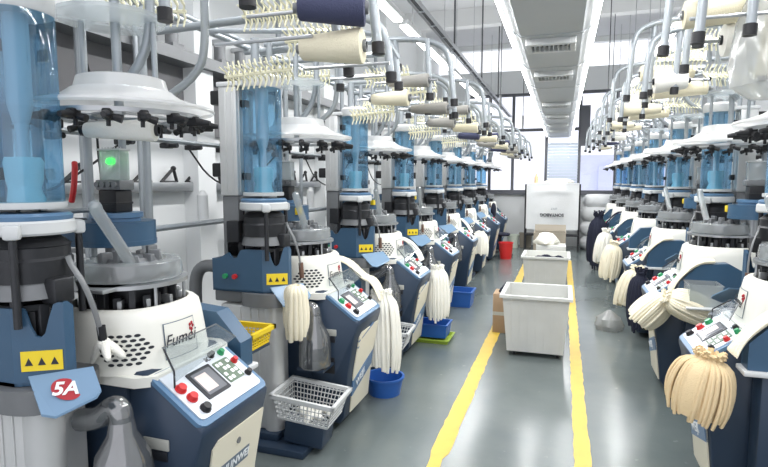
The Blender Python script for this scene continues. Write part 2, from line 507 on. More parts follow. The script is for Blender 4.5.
    rows = [(4, .985), (5, 1.003), (6, 1.021), (7, 1.039), (6, 1.057), (5, 1.075), (4, 1.093)]
    for (c, z) in rows:
        for i in range(c):
            az = -53 + (i - (c - 1) / 2) * 6.2
            p = surf(az, z, .0015); q = surf(az + 1, z, .0015); t = (q - p).normalized(); w = Vector((0, 0, 1)); ring = []
            for k in range(10):
                a = 2 * PI * k / 10
                ring.append(p + t * math.cos(a) * .0125 + w * math.sin(a) * .0065)
            b.add(ring, [tuple(range(10))])
    b.build('vent_hole', M['ink'], hc)
    b = MB(); patch(-24, 12, .972, 1.118, .002, b); b.build('logo_outline', M['strip'], hc)
    b = MB(); patch(-23, 11, .975, 1.115, .0035, b); b.build('logo_plate', M['white'], hc)
    if lod < 2:
        p = surf(-9, 1.045, .006); q = surf(-4, 1.045, .006); up2 = surf(-9, 1.09, .006) - p
        text('logo_lettering', 'Fumei', .07, frame(p, q - p, up2), M['ink'], hc, shear=.35)
        b = MB(); c = surf(6, 1.078, .006); t = (surf(9, 1.078, .006) - c).normalized()
        for a in range(5):
            an = 2 * PI * a / 5
            b.ball(c + t * math.cos(an) * .011 + Vector((0, 0, math.sin(an) * .014)), .008, n=8, s=(.6, .6, 1))
        b.prism([c + t * -.003 + Vector((0, 0, -.01)), c + t * .003 + Vector((0, 0, -.01)), c + t * -.004 + Vector((0, 0, -.04))], (.003, 0, 0))
        b.build('logo_flower', M['redink'], hc)
    # --- knitting head
    b = MB()
    b.lathe([(0, 1.0), (.17, 1.0), (.17, 1.17), (.13, 1.19), (.13, 1.25), (.16, 1.26), (.16, 1.28), (0, 1.28)], (KX, 0), 28)
    r2 = random.Random(3)
    for i in range(22):
        a = 2 * PI * i / 22 + .05; rr = r2.uniform(.155, .205)
        h = r2.uniform(.03, .08); w = r2.uniform(.008, .018)
        Mx = Matrix.Translation((KX, 0, 0)) @ Matrix.Rotation(a, 4, 'Z')
        b.box((rr - .02, -w, 1.165), (rr + .01, w, 1.19 + h), .003, M=Mx, seg=1)
    for i in range(12 if lod < 2 else 6):
        a = 2 * PI * i / (12 if lod < 2 else 6)
        Mx = Matrix.Translation((KX, 0, 0)) @ Matrix.Rotation(a, 4, 'Z')
        b.box((.16, -.006, 1.18), (.21, .012, 1.215), .002, M=Mx, seg=1, mi=1)
    b.build('needle_cylinder', [M['dark'], M['steel']], R)
    b = MB(); b.box((-.82, -.27, 1.262), (KX + .12, .17, 1.278), .004); b.lathe([(0, 1.262), (.235, 1.262), (.235, 1.278), (0, 1.278)], (KX, 0), 36)
    b.build('bed_plate', M['steel'], R)
    for (x, y) in ((KX + .20, -.08), (KX + .18, .12), (KX - .05, -.215)):
        b = MB(); b.cyl((x, y, 1.17), (x, y, 1.265), .007, n=8); b.build('support_rod', M['steel'], R)
    b = MB(); b.lathe([(.15, 1.285), (.212, 1.285), (.216, 1.30), (.210, 1.355), (.20, 1.362), (.15, 1.362)], (KX, 0), 40)
    wr = b.build('waste_ring', M['clearpl'], R)
    b = MB(); b.lathe([(.0, 1.278), (.11, 1.28), (.12, 1.34), (.10, 1.37), (0, 1.37)], (KX, 0), 24)
    for i in range(10):
        a = 2 * PI * i / 10
        b.box((.08, -.012, 1.33), (.125, .012, 1.385 + .012 * (i % 3)), .003, M=Matrix.Translation((KX, 0, 0)) @ Matrix.Rotation(a, 4, 'Z'), seg=1)
    b.build('dial_unit', M['grey'], R)
    b = MB(); dx, dy = -.67, .12
    pts = [(dx + .17 * math.cos(t), dy + .17 * math.sin(t)) for t in [math.radians(-100 + 200 * i / 18) for i in range(19)]] + [(-1.0, dy + .13), (-1.0, dy - .17)]
    b.prism([(x, y, 1.405) for x, y in pts], (0, 0, .022)); b.prism([((x - dx) * .985 + dx, (y - dy) * .985 + dy, 1.427) for x, y in pts], (0, 0, .085))
    dh = b.build('drive_housing', M['blue'], R)
    b = MB(); b.lathe([(0, 1.512), (.105, 1.512), (.105, 1.525), (.115, 1.53), (.115, 1.552), (0, 1.552)], (dx, dy), 30); b.build('housing_collar', M['lip'], dh)
    b = MB(); b.box((dx - .05, dy - .05, 1.552), (dx + .05, dy + .05, 1.655), .006); b.box((dx - .052, dy - .052, 1.59), (dx + .052, dy + .052, 1.60), .002); b.build('stepper_motor', M['black'], R)
    b = MB(); b.cyl((dx, dy, 1.278), (dx, dy, 1.41), .04, n=16); b.build('drive_shaft', M['steel'], R)
    if lod < 2:
        if kind != 'first':
            b = MB(); b.box((dx + .13, dy - .11, 1.45), (dx + .165, dy - .06, 1.50), .002); b.build('warning_sticker', M['yellow'], dh)
        # yarn selector
        b = MB(); b.box((dx - .07, dy - .045, 1.655), (dx + .07, dy + .045, 1.70), .005)
        for i in range(4):
            b.cyl((dx - .05 + i * .033, dy - .045, 1.68), (dx - .05 + i * .033, dy - .06, 1.68), .013, n=10)
        ys_ = b.build('yarn_selector', M['grey'], R)
        b = MB(); b.box((dx - .06, dy - .03, 1.70), (dx + .06, dy + .03, 1.835), .004); b.build('selector_window', M['clearpl'], ys_)
        b = MB()
        for i in range(7):
            b.cyl((dx - .052 + i * .0174, dy - .012, 1.70), (dx - .052 + i * .0174, dy - .012, 1.85), .003, n=6)
        b.box((dx - .065, dy - .035, 1.833), (dx + .065, dy + .035, 1.842), .002)
        b.build('selector_pin', M['lightgrey'], ys_)
        if kind == 'first':
            b = MB(); b.ball((dx, dy - .02, 1.785), .022, s=(1.2, .7, .8)); b.build('indicator_light', M['lit'], ys_)
        b = MB(); b.tube([(-.385, -.27, 1.60), (-.385, -.265, 1.585), (-.40, -.14, 1.43), (-.41, -.085, 1.36)], .024, 12); b.ball((-.385, -.27, 1.60), .024)
        b.build('suction_tube', M['clearpl'], R)
    # --- feed dome with its ring of yarn feeders
    b = MB(); DZ = 1.985
    b.lathe([(.365, DZ), (.372, DZ + .008), (.368, DZ + .018), (.31, DZ + .032), (.24, DZ + .055), (.205, DZ + .08), (.20, DZ + .085)], (KX, 0), 48)
    fd = b.build('feed_dome', M['dome'], R)
    b = MB(); b.lathe([(0, DZ + .142), (.155, DZ + .14), (.172, DZ + .135), (.185, DZ + .088), (.20, DZ + .083)], (KX, 0), 40); b.build('dome_cap', M['dome'], fd)
    b = MB(); b.lathe([(.30, DZ - .03), (.315, DZ - .03), (.315, DZ - .012), (.30, DZ - .012), (.30, DZ - .03)], (KX, 0), 40); b.lathe([(.10, DZ - .02), (.12, DZ - .02), (.12, DZ - .01), (.10, DZ - .01), (.10, DZ - .02)], (KX, 0), 24)
    for i in range(4):
        a = PI / 4 + i * PI / 2
        b.cyl((KX + .11 * math.cos(a), .11 * math.sin(a), DZ - .015), (KX + .31 * math.cos(a), .31 * math.sin(a), DZ - .02), .008, n=8)
    b.build('feeder_ring', M['steel'], R)
    nf = 16 if lod == 0 else (15 if lod == 1 else 9)
    for i in range(nf):
        a = 2 * PI * i / nf + .2
        Mx = Matrix.Translation((KX, 0, DZ)) @ Matrix.Rotation(a, 4, 'Z')
        b = MB()
        b.box((.285, -.016, -.062), (.335, .016, -.022), .005, M=Mx, seg=1)
        b.cyl(Mx @ Vector((.33, 0, -.045)), Mx @ Vector((.385, .0, -.050)), .018, .010, n=10)
        b.cyl(Mx @ Vector((.31, .014, -.05)), Mx @ Vector((.31, .05, -.06)), .012, .016, n=8)
        b.cyl(Mx @ Vector((.30, 0, -.06)), Mx @ Vector((.30, 0, -.085)), .008, n=8)
        b.build('yarn_feeder', M['black'], R)
    # column that carries dome and drive
    b = MB(); b.cyl((KX - .02, 0, DZ - .02), (KX - .02, 0, 2.62), .019, n=12)
    b.tube([(KX - .02, 0, 2.60), (KX - .02, 0, 2.66), (-.76, .02, 2.66)], .019, 10)
    b.cyl((KX + .13, .05, DZ + .14), (KX + .13, .05, 2.36), .012, n=10); b.cyl((KX - .15, -.05, DZ + .14), (KX - .15, -.05, 2.36), .012, n=10)
    b.build('hanging_pipe', M['pipe'], R)
    b = MB(); b.lathe([(.022, 2.352), (.205, 2.356), (.215, 2.363), (.213, 2.38), (.20, 2.376), (.022, 2.362)], (KX - .04, 0), 40); b.build('upper_disc', M['clearpl'], R)
    b = MB(); b.cyl((-.80, -.15, 1.26), (-.80, -.15, 2.0), .021, n=12); b.cyl((-.80, -.15, 1.97), (KX - .1, .0, 1.97), .012, n=10); b.cyl((-.82, -.15, 1.56), (-.82, .33, 1.56), .012, n=8); b.cyl((-.82, .33, 1.40), (-.82, .33, 1.97), .018, n=12); b.cyl((-.82, .33, 1.97), (KX - .1, .0, 1.97), .012, n=10); b.build('head_column', M['pipe'], R)
    # --- sock transfer unit
    b = MB(); b.box((-.86, -.66, 0), (-.16, -.29, .045), .006); b.box((-.80, -.58, .045), (-.38, -.32, .09), .006); b.build('foot_plate', M['navy'], R)
    b = MB()
    b.box((LX - .28, LY - .11, .09), (LX + .10, LY + .12, .905), .025)
    for k in (-.13, -.055, .0):
        b.box((LX + k, LY - .116, .10), (LX + k + .012, LY - .11, .89), .002)
    b.cyl((LX + .085, LY - .055, .09), (LX + .085, LY - .055, .905), .065, n=20)
    b.build('column_post', M['alu'], R)
    b = MB()
    vs = qs(.165, LX + .03, LY, 36, .5)
    b.prism([(x, y, .905) for x, y in vs], (0, 0, .085)); b.box((LX - .32, LY - .10, .915), (LX, LY + .13, .988), .01); b.build('collar', M['grey'], R)
    # jagged blue cover with its U notch
    plan = []; tops = []
    def seg(p, q, hs):
        for i, h in enumerate(hs):
            t = i / (len(hs) - 1)
            plan.append((p[0] + (q[0] - p[0]) * t, p[1] + (q[1] - p[1]) * t)); tops.append(h)
    A, B, C, D, E_ = (LX - .31, LY + .16), (LX - .31, LY - .13), (LX + .055, LY - .13), (LX + .195, LY - .045), (LX + .19, LY + .0)
    seg(A, B, [1.20, 1.20])
    seg(B, C, [1.20, 1.20, 1.205, 1.225, 1.24, 1.205, 1.21, 1.26, 1.265, 1.265, 1.265, 1.265, 1.265])
    seg(C, D, [1.265, 1.265, 1.265, 1.26, 1.20, 1.165, 1.16, 1.175, 1.23, 1.275, 1.28, 1.28])
    seg(D, E_, [1.28, 1.28, 1.26])
    b = MB(); b.wall(plan, .992, tops, .014)
    b.prism([(x, y, .992) for x, y in (A, B, C, D, E_)], (0, 0, .012))
    lc = b.build('transfer_cover', M['blue'], R, angle=25)
    fd_ = Vector((D[0] - C[0], D[1] - C[1], 0)).normalized(); fn = Vector((fd_.y, -fd_.x, 0))
    Cv = Vector((C[0], C[1], 0))
    def fac(u, z, h):
        return Cv + fd_ * u + fn * h + Vector((0, 0, z))
    if lod < 2:
        b = MB(); b.prism([fac(.025, 1.045, .001), fac(.155, 1.045, .001), fac(.155, 1.115, .001), fac(.025, 1.115, .001)], fn * .003); b.build('warning_label', M['yellow'], lc)
        b = MB()
        for k in range(3):
            b.prism([fac(.037 + k * .04, 1.065, .004), fac(.062 + k * .04, 1.065, .004), fac(.0495 + k * .04, 1.092, .004)], fn * .0012)
        b.build('warning_print', M['ink'], lc)
        for (x, c) in ((-.21, 'green'), (-.14, 'red')):
            b = MB(); b.cyl((LX + x, LY - .13, 1.09), (LX + x, LY - .15, 1.09), .016, n=12); b.build('push_button', M[c], lc)
    # slanted number plate
    P0 = fac(.045, 1.02, .004); P1 = fac(.25, 1.04, .004); dn = Vector((.125, -.07, -.10))
    b = MB(); b.prism([P0, P1, P1 + dn * .6, P1 + dn * .75 - fd_ * .02, P0 + dn + fd_ * .05, P0 + dn * .92 + fd_ * .01], (0, 0, .008)); b.build('number_plate', M['plateblue'], R, flat=True); tp = R.children[-1] if R.children else None
    tp = [o for o in bpy.data.objects if o.parent == R and o.name.startswith('number_plate')][-1]
    cc = (P0 + P1) / 2 + dn * .46 + Vector((0, 0, .009)); dnn = dn.normalized(); pn = fd_.cross(-dnn).normalized()
    if kind == 'first':
        b = MB(); b.add([cc + fd_ * math.cos(2 * PI * i / 28) * .047 - dnn * math.sin(2 * PI * i / 28) * .047 + pn * .001 for i in range(28)], [tuple(range(28))])
        b.build('number_badge', M['redink'], tp)
        text('number_lettering', '5A', .07, frame(cc + pn * .003, fd_, -dnn), M['whiteink'], tp, bold=.002)
    # working parts between cover and guard
    b = MB()
    b.lathe([(0, 1.01), (.09, 1.01), (.09, 1.24), (.12, 1.25), (.125, 1.27), (0, 1.27)], (LX, LY), 30)
    b.box((LX - .25, LY - .06, 1.20), (LX - .12, LY + .05, 1.36), .01); b.box((LX - .22, LY - .10, 1.30), (LX - .13, LY - .02, 1.44), .008); b.box((LX + .10, LY - .05, 1.27), (LX + .17, LY + .03, 1.36), .008)
    for i in range(9):
        a = 2 * PI * i / 9 + .3
        b.box((.06, -.02, 1.12), (.125, .02, 1.27 + .03 * (i % 2)), .006, M=Matrix.Translation((LX, LY, 0)) @ Matrix.Rotation(a, 4, 'Z'), seg=1)
    b.lathe([(0, 1.345), (.135, 1.345), (.138, 1.42), (.13, 1.43), (.13, 1.465), (.134, 1.47), (.10, 1.50), (0, 1.50)], (LX, LY), 36)
    b.build('transfer_drum', M['dark'], R)
    b = MB(); b.lathe([(.09, 1.28), (.145, 1.29), (.13, 1.345), (.09, 1.345)], (LX, LY), 36); b.build('drum_skirt', M['grey'], R)
    b = MB(); b.lathe([(.06, 1.51), (.145, 1.51), (.152, 1.518), (.152, 1.553), (.145, 1.56), (.06, 1.56)], (LX, LY), 40)
    for a in (-55, 60, 180):
        b.box((.14, -.026, 1.50), (.182, .026, 1.552), .012, M=Matrix.Translation((LX, LY, 0)) @ Matrix.Rotation(math.radians(a), 4, 'Z'))
    wk = b.build('work_ring', M['lightgrey'], R)
    b = MB(); b.lathe([(.05, 1.56), (.142, 1.56), (.145, 1.575), (.134, 1.585), (.05, 1.588)], (LX, LY), 40); b.build('ring_disc', M['lip'], wk)
    for a in (-55, 60, 180):
        c, s = math.cos(math.radians(a)), math.sin(math.radians(a))
        b = MB(); b.cyl((LX + .16 * c, LY + .16 * s, 1.20), (LX + .16 * c, LY + .16 * s, 1.51), .013, n=10)
        b.build('ring_leg', M['dark'], R)
    b = MB(); b.lathe([(.04, 1.60), (.126, 1.60), (.128, 1.605), (.128, 1.622), (.04, 1.622)], (LX, LY), 36); b.cyl((LX, LY, 1.5), (LX, LY, 1.61), .035, n=14)
    b.build('guard_base', M['lightgrey'], R)
    # blue see-through guard
    b = MB(); gp = qs(.112, LX, LY, 44, .45)
    vs = [(x, y, 1.624) for x, y in gp] + [(x, y, 2.27) for x, y in gp]
    k = len(gp); b.add(vs, [(i, (i + 1) % k, k + (i + 1) % k, k + i) for i in range(k)])
    b.build('tube_guard', M['guard'], R)
    b = MB(); b.cyl((LX, LY, 1.96), (LX, LY, 2.28), .04, n=18); b.cyl((LX, LY, 1.90), (LX, LY, 1.96), .026, .04, n=18); b.cyl((LX, LY, 1.60), (LX, LY, 1.9), .022, n=14)
    b.build('transfer_pipe', M['lightgrey'], R)
    if lod < 2:
        b = MB(); b.lathe([(0, 1.60), (.055, 1.60), (.06, 1.63), (.05, 1.67), (.058, 1.70), (.062, 1.76), (.055, 1.78), (0, 1.78)], (LX, LY), 20, rad=lambda t, z: 1 + .05 * math.sin(5 * t + z * 60)); b.build('sock_sleeve', M['mint'], R)
    b = MB(); b.box((-.80, LY - .075, 1.60), (-.67, LY + .075, 2.285), .008)
    for k in (-.05, .03): b.box((-.67, LY + k, 1.62), (-.665, LY + k + .014, 2.27), .001)
    for k in (-.76, -.71): b.box((k, LY - .080, 1.62), (k + .014, LY - .074, 2.27), .001)
    gc = b.build('guide_column', M['alu'], R)
    for z in (1.70, 2.16):
        b = MB(); b.box((-.67, LY - .03, z), (-.635, LY + .03, z + .045), .004); b.build('sensor_block', M['black'], gc)
        b = MB(); b.box((-.88, LY - .05, z + .02), (-.80, LY + .03, z + .11), .01); b.build('valve_block', M['black'], gc)
    b = MB(); b.box((-.80, LY - .06, 1.17), (-.68, LY + .06, 1.60), .01); b.box((-.76, LY - .05, 1.56), (-.52, LY + .05, 1.60), .006); b.build('column_bracket', M['grey'], R)
    b = MB(); b.box((-.81, LY - .08, 2.285), (-.47, LY + .08, 2.315), .006); b.lathe([(0, 2.27), (.118, 2.27), (.124, 2.28), (.124, 2.335), (.11, 2.35), (0, 2.352)], (LX, LY), 32); b.build('top_bracket', M['lightgrey'], R)
    b = MB(); b.cyl((LX - .04, LY, 2.35), (LX - .04, LY, 2.58), .028, n=14); b.cyl((LX + .05, LY + .02, 2.35), (LX + .05, LY + .02, 2.56), .018, n=12); b.build('outlet_pipe', M['pipe'], R)
    # suction duct behind
    b = MB(); b.tube([(-.86, LY, 1.12), (-1.0, LY, 1.13), (-1.07, LY, 1.06), (-1.08, LY, .9), (-1.08, LY, .05)], .042, 14, smooth=2); b.build('suction_duct', M['grey'], R)
    # curved hand lever
    b = MB(); b.tube([(-.385, -.40, 1.43), (-.38, -.395, 1.40), (-.345, -.37, 1.32), (-.325, -.345, 1.20), (-.325, -.32, 1.08)], .013, 10, smooth=2, flat=(0, 1, 0)); lv = b.build('hand_lever', M['grey'], R)
    b = MB(); b.tube([(-.325, -.33, 1.16), (-.323, -.32, 1.06)], .016, 10); b.build('lever_grip', M['black'] if kind == 'first' else M['wood'], lv)
    # smoky elbow and bottle
    bx, by = -.215, -.365
    b = MB(); b.lathe([(.035, .84), (.045, .82), (.05, .78), (.095, .70), (.105, .62), (.105, .50), (.09, .485), (0, .485)], (bx, by), 28); wb = b.build('waste_bottle', M['bottle'], R)
    b = MB(); b.tube([(LX + .12, by, .80), (bx - .10, by, .82), (bx - .03, by, .88), (bx, by, .86), (bx, by, .80)], .042, 14, smooth=2); b.build('bottle_elbow', M['bottle'], wb)
    if lod < 2:
        b = MB(); b.box((-.32, -.42, .465), (-.13, -.25, .485), .003); b.build('bottle_shelf', M['navy'], R)
    return R

SLOTS = [(-.26, .15, -.29), (-.37, .08, -.41), (-.22, .58, -.42), (-.40, -.30, -.33)]

def creel(ov, z0, lod=0, dl=0.0):
    """pipe stand above a machine: same axes as the machine"""
    R = empty('yarn_creel')
    r = .021
    for (x, y) in ((-.93, .22), (-.93, .62)):
        b = MB(); b.cyl((x, y, 0), (x, y, z0 - .02), r, n=10); b.cyl((x, y, 0), (x, y, .012), .05, n=14); b.build('post', M['pipe'], R)
    b = MB(); b.cyl((-.93, -.81, z0), (-.93, .81, z0), r, n=10); b.cyl((-1.12, -.81, z0 + .12), (-1.12, .81, z0 + .12), r, n=10); b.cyl((-.93, .22, z0 - .02), (-1.12, .22, z0 + .12), r, n=8); b.build('long_rail', M['pipe'], R)
    for yy, bk in ((.43, .24), (.06, .12)):
        b = MB(); b.tube([(-.38, yy, z0 - .02), (-.38, yy, z0 - .30), (-.42, yy, z0 - .44), (-.42 - bk, yy - .02, z0 - .58)], .02, 10, smooth=2); b.tube([(-.95, yy, z0 - .03), (-.38, yy, z0 - .03), (ov - .5, yy, z0 - .03)], .02, 10); b.build('bent_pipe', M['pipe'], R)
    b = MB(); b.cyl((-.93, -.81, 1.93), (-.93, .81, 1.93), .015, n=8); b.cyl((-.93, -.81, 1.42), (-.93, .81, 1.42), .018, n=8); b.build('middle_rail', M['pipe'], R)
    if lod < 2:
        for k, yy in enumerate((-.62, -.30, .02, .44, .78)):
            b = MB(); b.box((-.955, yy - .03, 1.885), (-.90, yy + .03, 1.915 + .03 * (k % 2)), .006); b.cyl((-.90, yy, 1.90), (-.85, yy, 1.90), .014, n=8); b.build('stop_sensor', M['black'], R)
        b = MB(); b.tube([(-.94, -.62, 1.89), (-.95, -.40, 1.70), (-.94, -.05, 1.62), (-.95, .2, 1.74), (-.94, .44, 1.89)], .006, 6, smooth=2); b.tube([(-.94, .22, 2.4), (-.90, .26, 2.1), (-.95, .30, 1.8), (-.93, .34, 1.43)], .006, 6, smooth=2); b.build('sensor_cable', M['black'], R)
        b = MB(); b.cyl((-.98, -.45, 1.44), (-.98, -.45, 1.60), .035, n=14); b.lathe([(0, 1.60), (.03, 1.60), (.015, 1.63), (0, 1.63)], (-.98, -.45), 12); b.build('air_filter', M['lightgrey'], R)
        b = MB(); b.box((-1.0, .0, 1.42), (-.86, .14, 1.52), .01); b.cyl((-.86, .04, 1.47), (-.82, .04, 1.47), .02, n=10); b.cyl((-.86, .10, 1.47), (-.82, .10, 1.47), .02, n=10); b.build('valve_box', M['dark'], R)
    for (y, dz, dx) in ((.22, .0, 0), (.62, -.16, -.06)):
        b = MB()
        b.tube([(-.95, y, z0 + dz), (ov - .62, y, z0 + dz + .02), (ov - .22 + dx, y + .0, z0 + dz + .01), (ov - .03 + dx, y + .03, z0 + dz - .05), (ov + dx, y + .05, z0 + dz - .17)], r, 10, smooth=2)
        b.build('arm_pipe', M['pipe'], R)
    b = MB(); b.tube([(ov - .62, -.42, z0 - .10), (ov - .62, .22, z0 - .10), (ov - .62, .62, z0 - .16)], .017, 8); b.build('cross_pipe', M['pipe'], R)
    b = MB(); b.tube([(-.93, -.42, z0), (ov - .5, -.42, z0 - .08), (ov - .25, -.40, z0 - .12), (ov - .18, -.36, z0 - .25)], .017, 8, smooth=2); b.build('short_arm', M['pipe'], R)
    legs = [(ov + .0, .27, z0 - .15, .29 + dl, .03), (ov - .15, .22, z0, .40 + dl, .02), (ov - .38, .22, z0 + .01, .20 + dl, .02), (ov - .06, .67, z0 - .32, .16 + dl, .02), (ov - .26, .62, z0 - .15, .30 + dl, .02), (ov - .20, -.36, z0 - .22, .20 + dl, .02), (ov - .62, -.20, z0 - .1, .28, .0)]
    for i, (x, y, z, h, ln) in enumerate(legs if lod < 2 else legs[:5]):
        b = MB(); b.cyl((x, y, z), (x + ln, y, z - h), .020, n=10); g = b.build('drop_leg', M['pipe'], R)
        b = MB(); b.cyl((x + ln, y, z - h + .035), (x + ln * 1.1, y, z - h - .012), .027, n=12); b.build('rubber_foot', M['black'], g)
    combs = [(ov - .50, .40, z0 - .20, 8), (ov - .30, .44, z0 - .32, 12), (ov - .62, .42, z0 - .46, 6), (ov - 1.05, .20, z0 - .20, 35)]
    for i, (x, y, z, ang) in enumerate(combs if lod < 2 else combs[:2]):
        Mx = Matrix.Translation((x, y, z)) @ Matrix.Rotation(math.radians(ang), 4, 'Z') @ Matrix.Rotation(math.radians(-4), 4, 'Y')
        b = MB(); b.box((-.17, -.008, -.008), (.17, .008, .008), .003, M=Mx, seg=1)
        nk = 12 if lod < 2 else 8
        for k in range(nk):
            u = -.155 + .31 * k / (nk - 1)
            for (sy, sz) in ((.25, 1), (-.25, -1), (.9, -.45), (-.9, .45)) if lod < 2 else ((.25, 1), (-.25, -1)):
                b.tube([Mx @ Vector((u, 0, 0)), Mx @ Vector((u + .008, .035 * sy, .035 * sz)), Mx @ Vector((u - .004, .072 * sy, .072 * sz))], .0046, 5)
        b.build('yarn_comb', M['cream'], R)
    for k, (x, y, z) in enumerate(SLOTS):
        b = MB(); b.cyl((ov + x - .24, y, z0 + z - dl * .6), (ov + x + .20, y, z0 + z - dl * .6), .008, n=8); b.build('cone_peg', M['steel'], R)
    return R

def cone(kind, big=.06, small=.036, L=.27):
    """yarn cone lying along x, big end towards +x"""
    R = empty('yarn_cone')
    Mx = Matrix.Rotation(PI / 2, 4, 'Y')
    b = MB(); b.lathe([(.014, -L / 2), (small * .9, -L / 2), (small, -L / 2 + .008), (big, L / 2 - .02), (big * .97, L / 2 - .004), (big * .8, L / 2), (.022, L / 2)], n=26, M=Mx)
    b.build('yarn_body', M[kind], R)
    b = MB(); b.lathe([(.013, -L / 2 - .02), (.019, -L / 2 - .02), (.024, L / 2 + .012), (.016, L / 2 + .012), (.013, -L / 2 - .02)], n=16, M=Mx); b.build('cone_core', M['grey'] if kind != 'yarnwhite' else M['dark'], R)
    return R

# ------------------------------------------------------------------ small goods
def bundle(name, w, h, n, m, seed=1, depth=None, tilt=0.0, ruff=.12, top=.30):
    """bunch of knitted socks gathered at z=0 and spreading down to -h; w along y, depth along x"""
    r = random.Random(seed); b = MB(); depth = depth or w * .8
    def sh(v): return (top, .62 + top * .35, .90, 1.0, .98, .90)[v]
    zz = (0, -.10, -.28, -.55, -.82, -1.0)
    n = int(n * 1.35); t = PI * (w + depth) / 2 / n * .66; ph = r.uniform(0, 6)
    for i in range(n):
        a = 2 * PI * i / n + r.uniform(-.03, .03); q = r.uniform(.90, 1.05) * (1 + .10 * math.sin(2 * a + ph) + .09 * math.sin(3 * a + 2 * ph))
        hh = h * r.uniform(.84, 1.0) * (1 + .08 * math.sin(a + ph))
        x, y = math.cos(a) * depth / 2 * q, math.sin(a) * w / 2 * q; sw = .18 * math.sin(2 * a + ph * 3) + r.uniform(-.10, .10)
        p = [Vector((x * .5, y * .5, ruff * h * r.uniform(.5, 1.3)))]
        for v in range(6):
            k = sh(v); p.append(Vector((x * k - y * sw * v * .12, y * k + x * sw * v * .12, zz[v] * hh)))
        b.tube(p, [t * .9, t * .55, t * .9, t * 1.05, t * 1.15, t * 1.15, t * .9], 6, smooth=1)
    b.lathe([(0, ruff * h * .4), (.22, ruff * h * .4)] + [(sh(v) * .5 * .93, zz[v] * h * .95) for v in range(6)] + [(0, -.9 * h)], n=24, sx=depth, sy=w)
    o = b.build(name, m, angle=80); o.rotation_euler = (0, tilt, 0)
    return o

def drape(name, path, w, m, th=.012, ribs=6, seed=1):
    """cloth lying along path of (x,z) points, width w along y, with soft ribs"""
    P = [Vector((x, 0, z)) for x, z in path]
    for _ in range(2):
        Q = [P[0]]
        for a, c in zip(P[:-1], P[1:]): Q += [a * .75 + c * .25, a * .25 + c * .75]
        Q.append(P[-1]); P = Q
    r = random.Random(seed); nw = 24; vs = []
    for i, p in enumerate(P):
        a = P[max(0, i - 1)]; c = P[min(len(P) - 1, i + 1)]; t = (c - a).normalized(); nn = Vector((-t.z, 0, t.x))
        nn = nn if nn.z > -.2 else -nn
        k = i / (len(P) - 1)
        for j in range(nw + 1):
            u = j / nw - .5
            off = .011 + .004 * (1 + math.sin(u * ribs * 2 * PI + 1.5 * k * seed)) + .008 * math.sin(PI * (j / nw)) + .003 * math.sin(9 * k + u * 5)
            vs.append(p + nn * off + Vector((0, u * w * (1 - .25 * k * math.sin(k * 3 + seed)), 0)))
    W = nw + 1; n0 = len(vs)
    vs += [v - Vector((0, 0, th)) for v in vs]
    fs = []
    for i in range(len(P) - 1):
        for j in range(nw):
            q = (i * W + j, i * W + j + 1, (i + 1) * W + j + 1, (i + 1) * W + j)
            fs.append(q); fs.append(tuple(n0 + x for x in q[::-1]))
    L = len(P)
    for i in range(L - 1):
        for j in (0, nw): fs.append((i * W + j, (i + 1) * W + j, n0 + (i + 1) * W + j, n0 + i * W + j))
    for j in range(nw):
        for i in (0, L - 1): fs.append((i * W + j, i * W + j + 1, n0 + i * W + j + 1, n0 + i * W + j))
    b = MB(); b.add(vs, fs)
    return b.build(name, m, angle=80)

def tub(name, x0, x1, y0, y1, h, flare, th, m, rim=.02, ribs=0, parent=None):
    """open tapered box standing on z=0"""
    b = MB()
    def ring(f, z, ins=0): return [Vector((x0 - f + ins, y0 - f + ins, z)), Vector((x1 + f - ins, y0 - f + ins, z)), Vector((x1 + f - ins, y1 + f - ins, z)), Vector((x0 - f + ins, y1 + f - ins, z))]
    rings = [ring(0, 0), ring(flare, h), ring(flare + rim, h), ring(flare + rim, h + rim), ring(flare, h + rim, th), ring(0, th, th)]
    vs = [p for r in rings for p in r]; fs = [(3, 2, 1, 0), tuple(range(20, 24))]
    for k in range(5):
        for i in range(4): fs.append((4 * k + i, 4 * k + (i + 1) % 4, 4 * k + 4 + (i + 1) % 4, 4 * k + 4 + i))
    b.add(vs, fs)
    for k in range(ribs):
        t = (k + .5) / ribs; x = x0 + (x1 - x0) * t
        b.prism([(x - .006, y0, .04), (x + .006, y0, .04), (x + .006, y0 - flare, h - .01), (x - .006, y0 - flare, h - .01)], (0, -.012, 0))
    return b.build(name, m, parent, flat=True)

def bucket(m, r, h, handle=True):
    R = empty('bucket')
    b = MB(); b.lathe([(0, 0), (r * .8, 0), (r, h - .02), (r * 1.06, h - .02), (r * 1.06, h), (r * .96, h), (r * .77, .01), (0, .01)], n=28); b.build('bucket_body', m, R)
    if handle:
        b = MB(); b.tube([(r * math.cos(t) * 1.05, -.02 - r * .5 * math.sin(t), h - .015 - r * .35 * math.sin(t)) for t in [PI * i / 10 for i in range(11)]], .004, 6); b.build('handle', M['steel'], R)
    return R

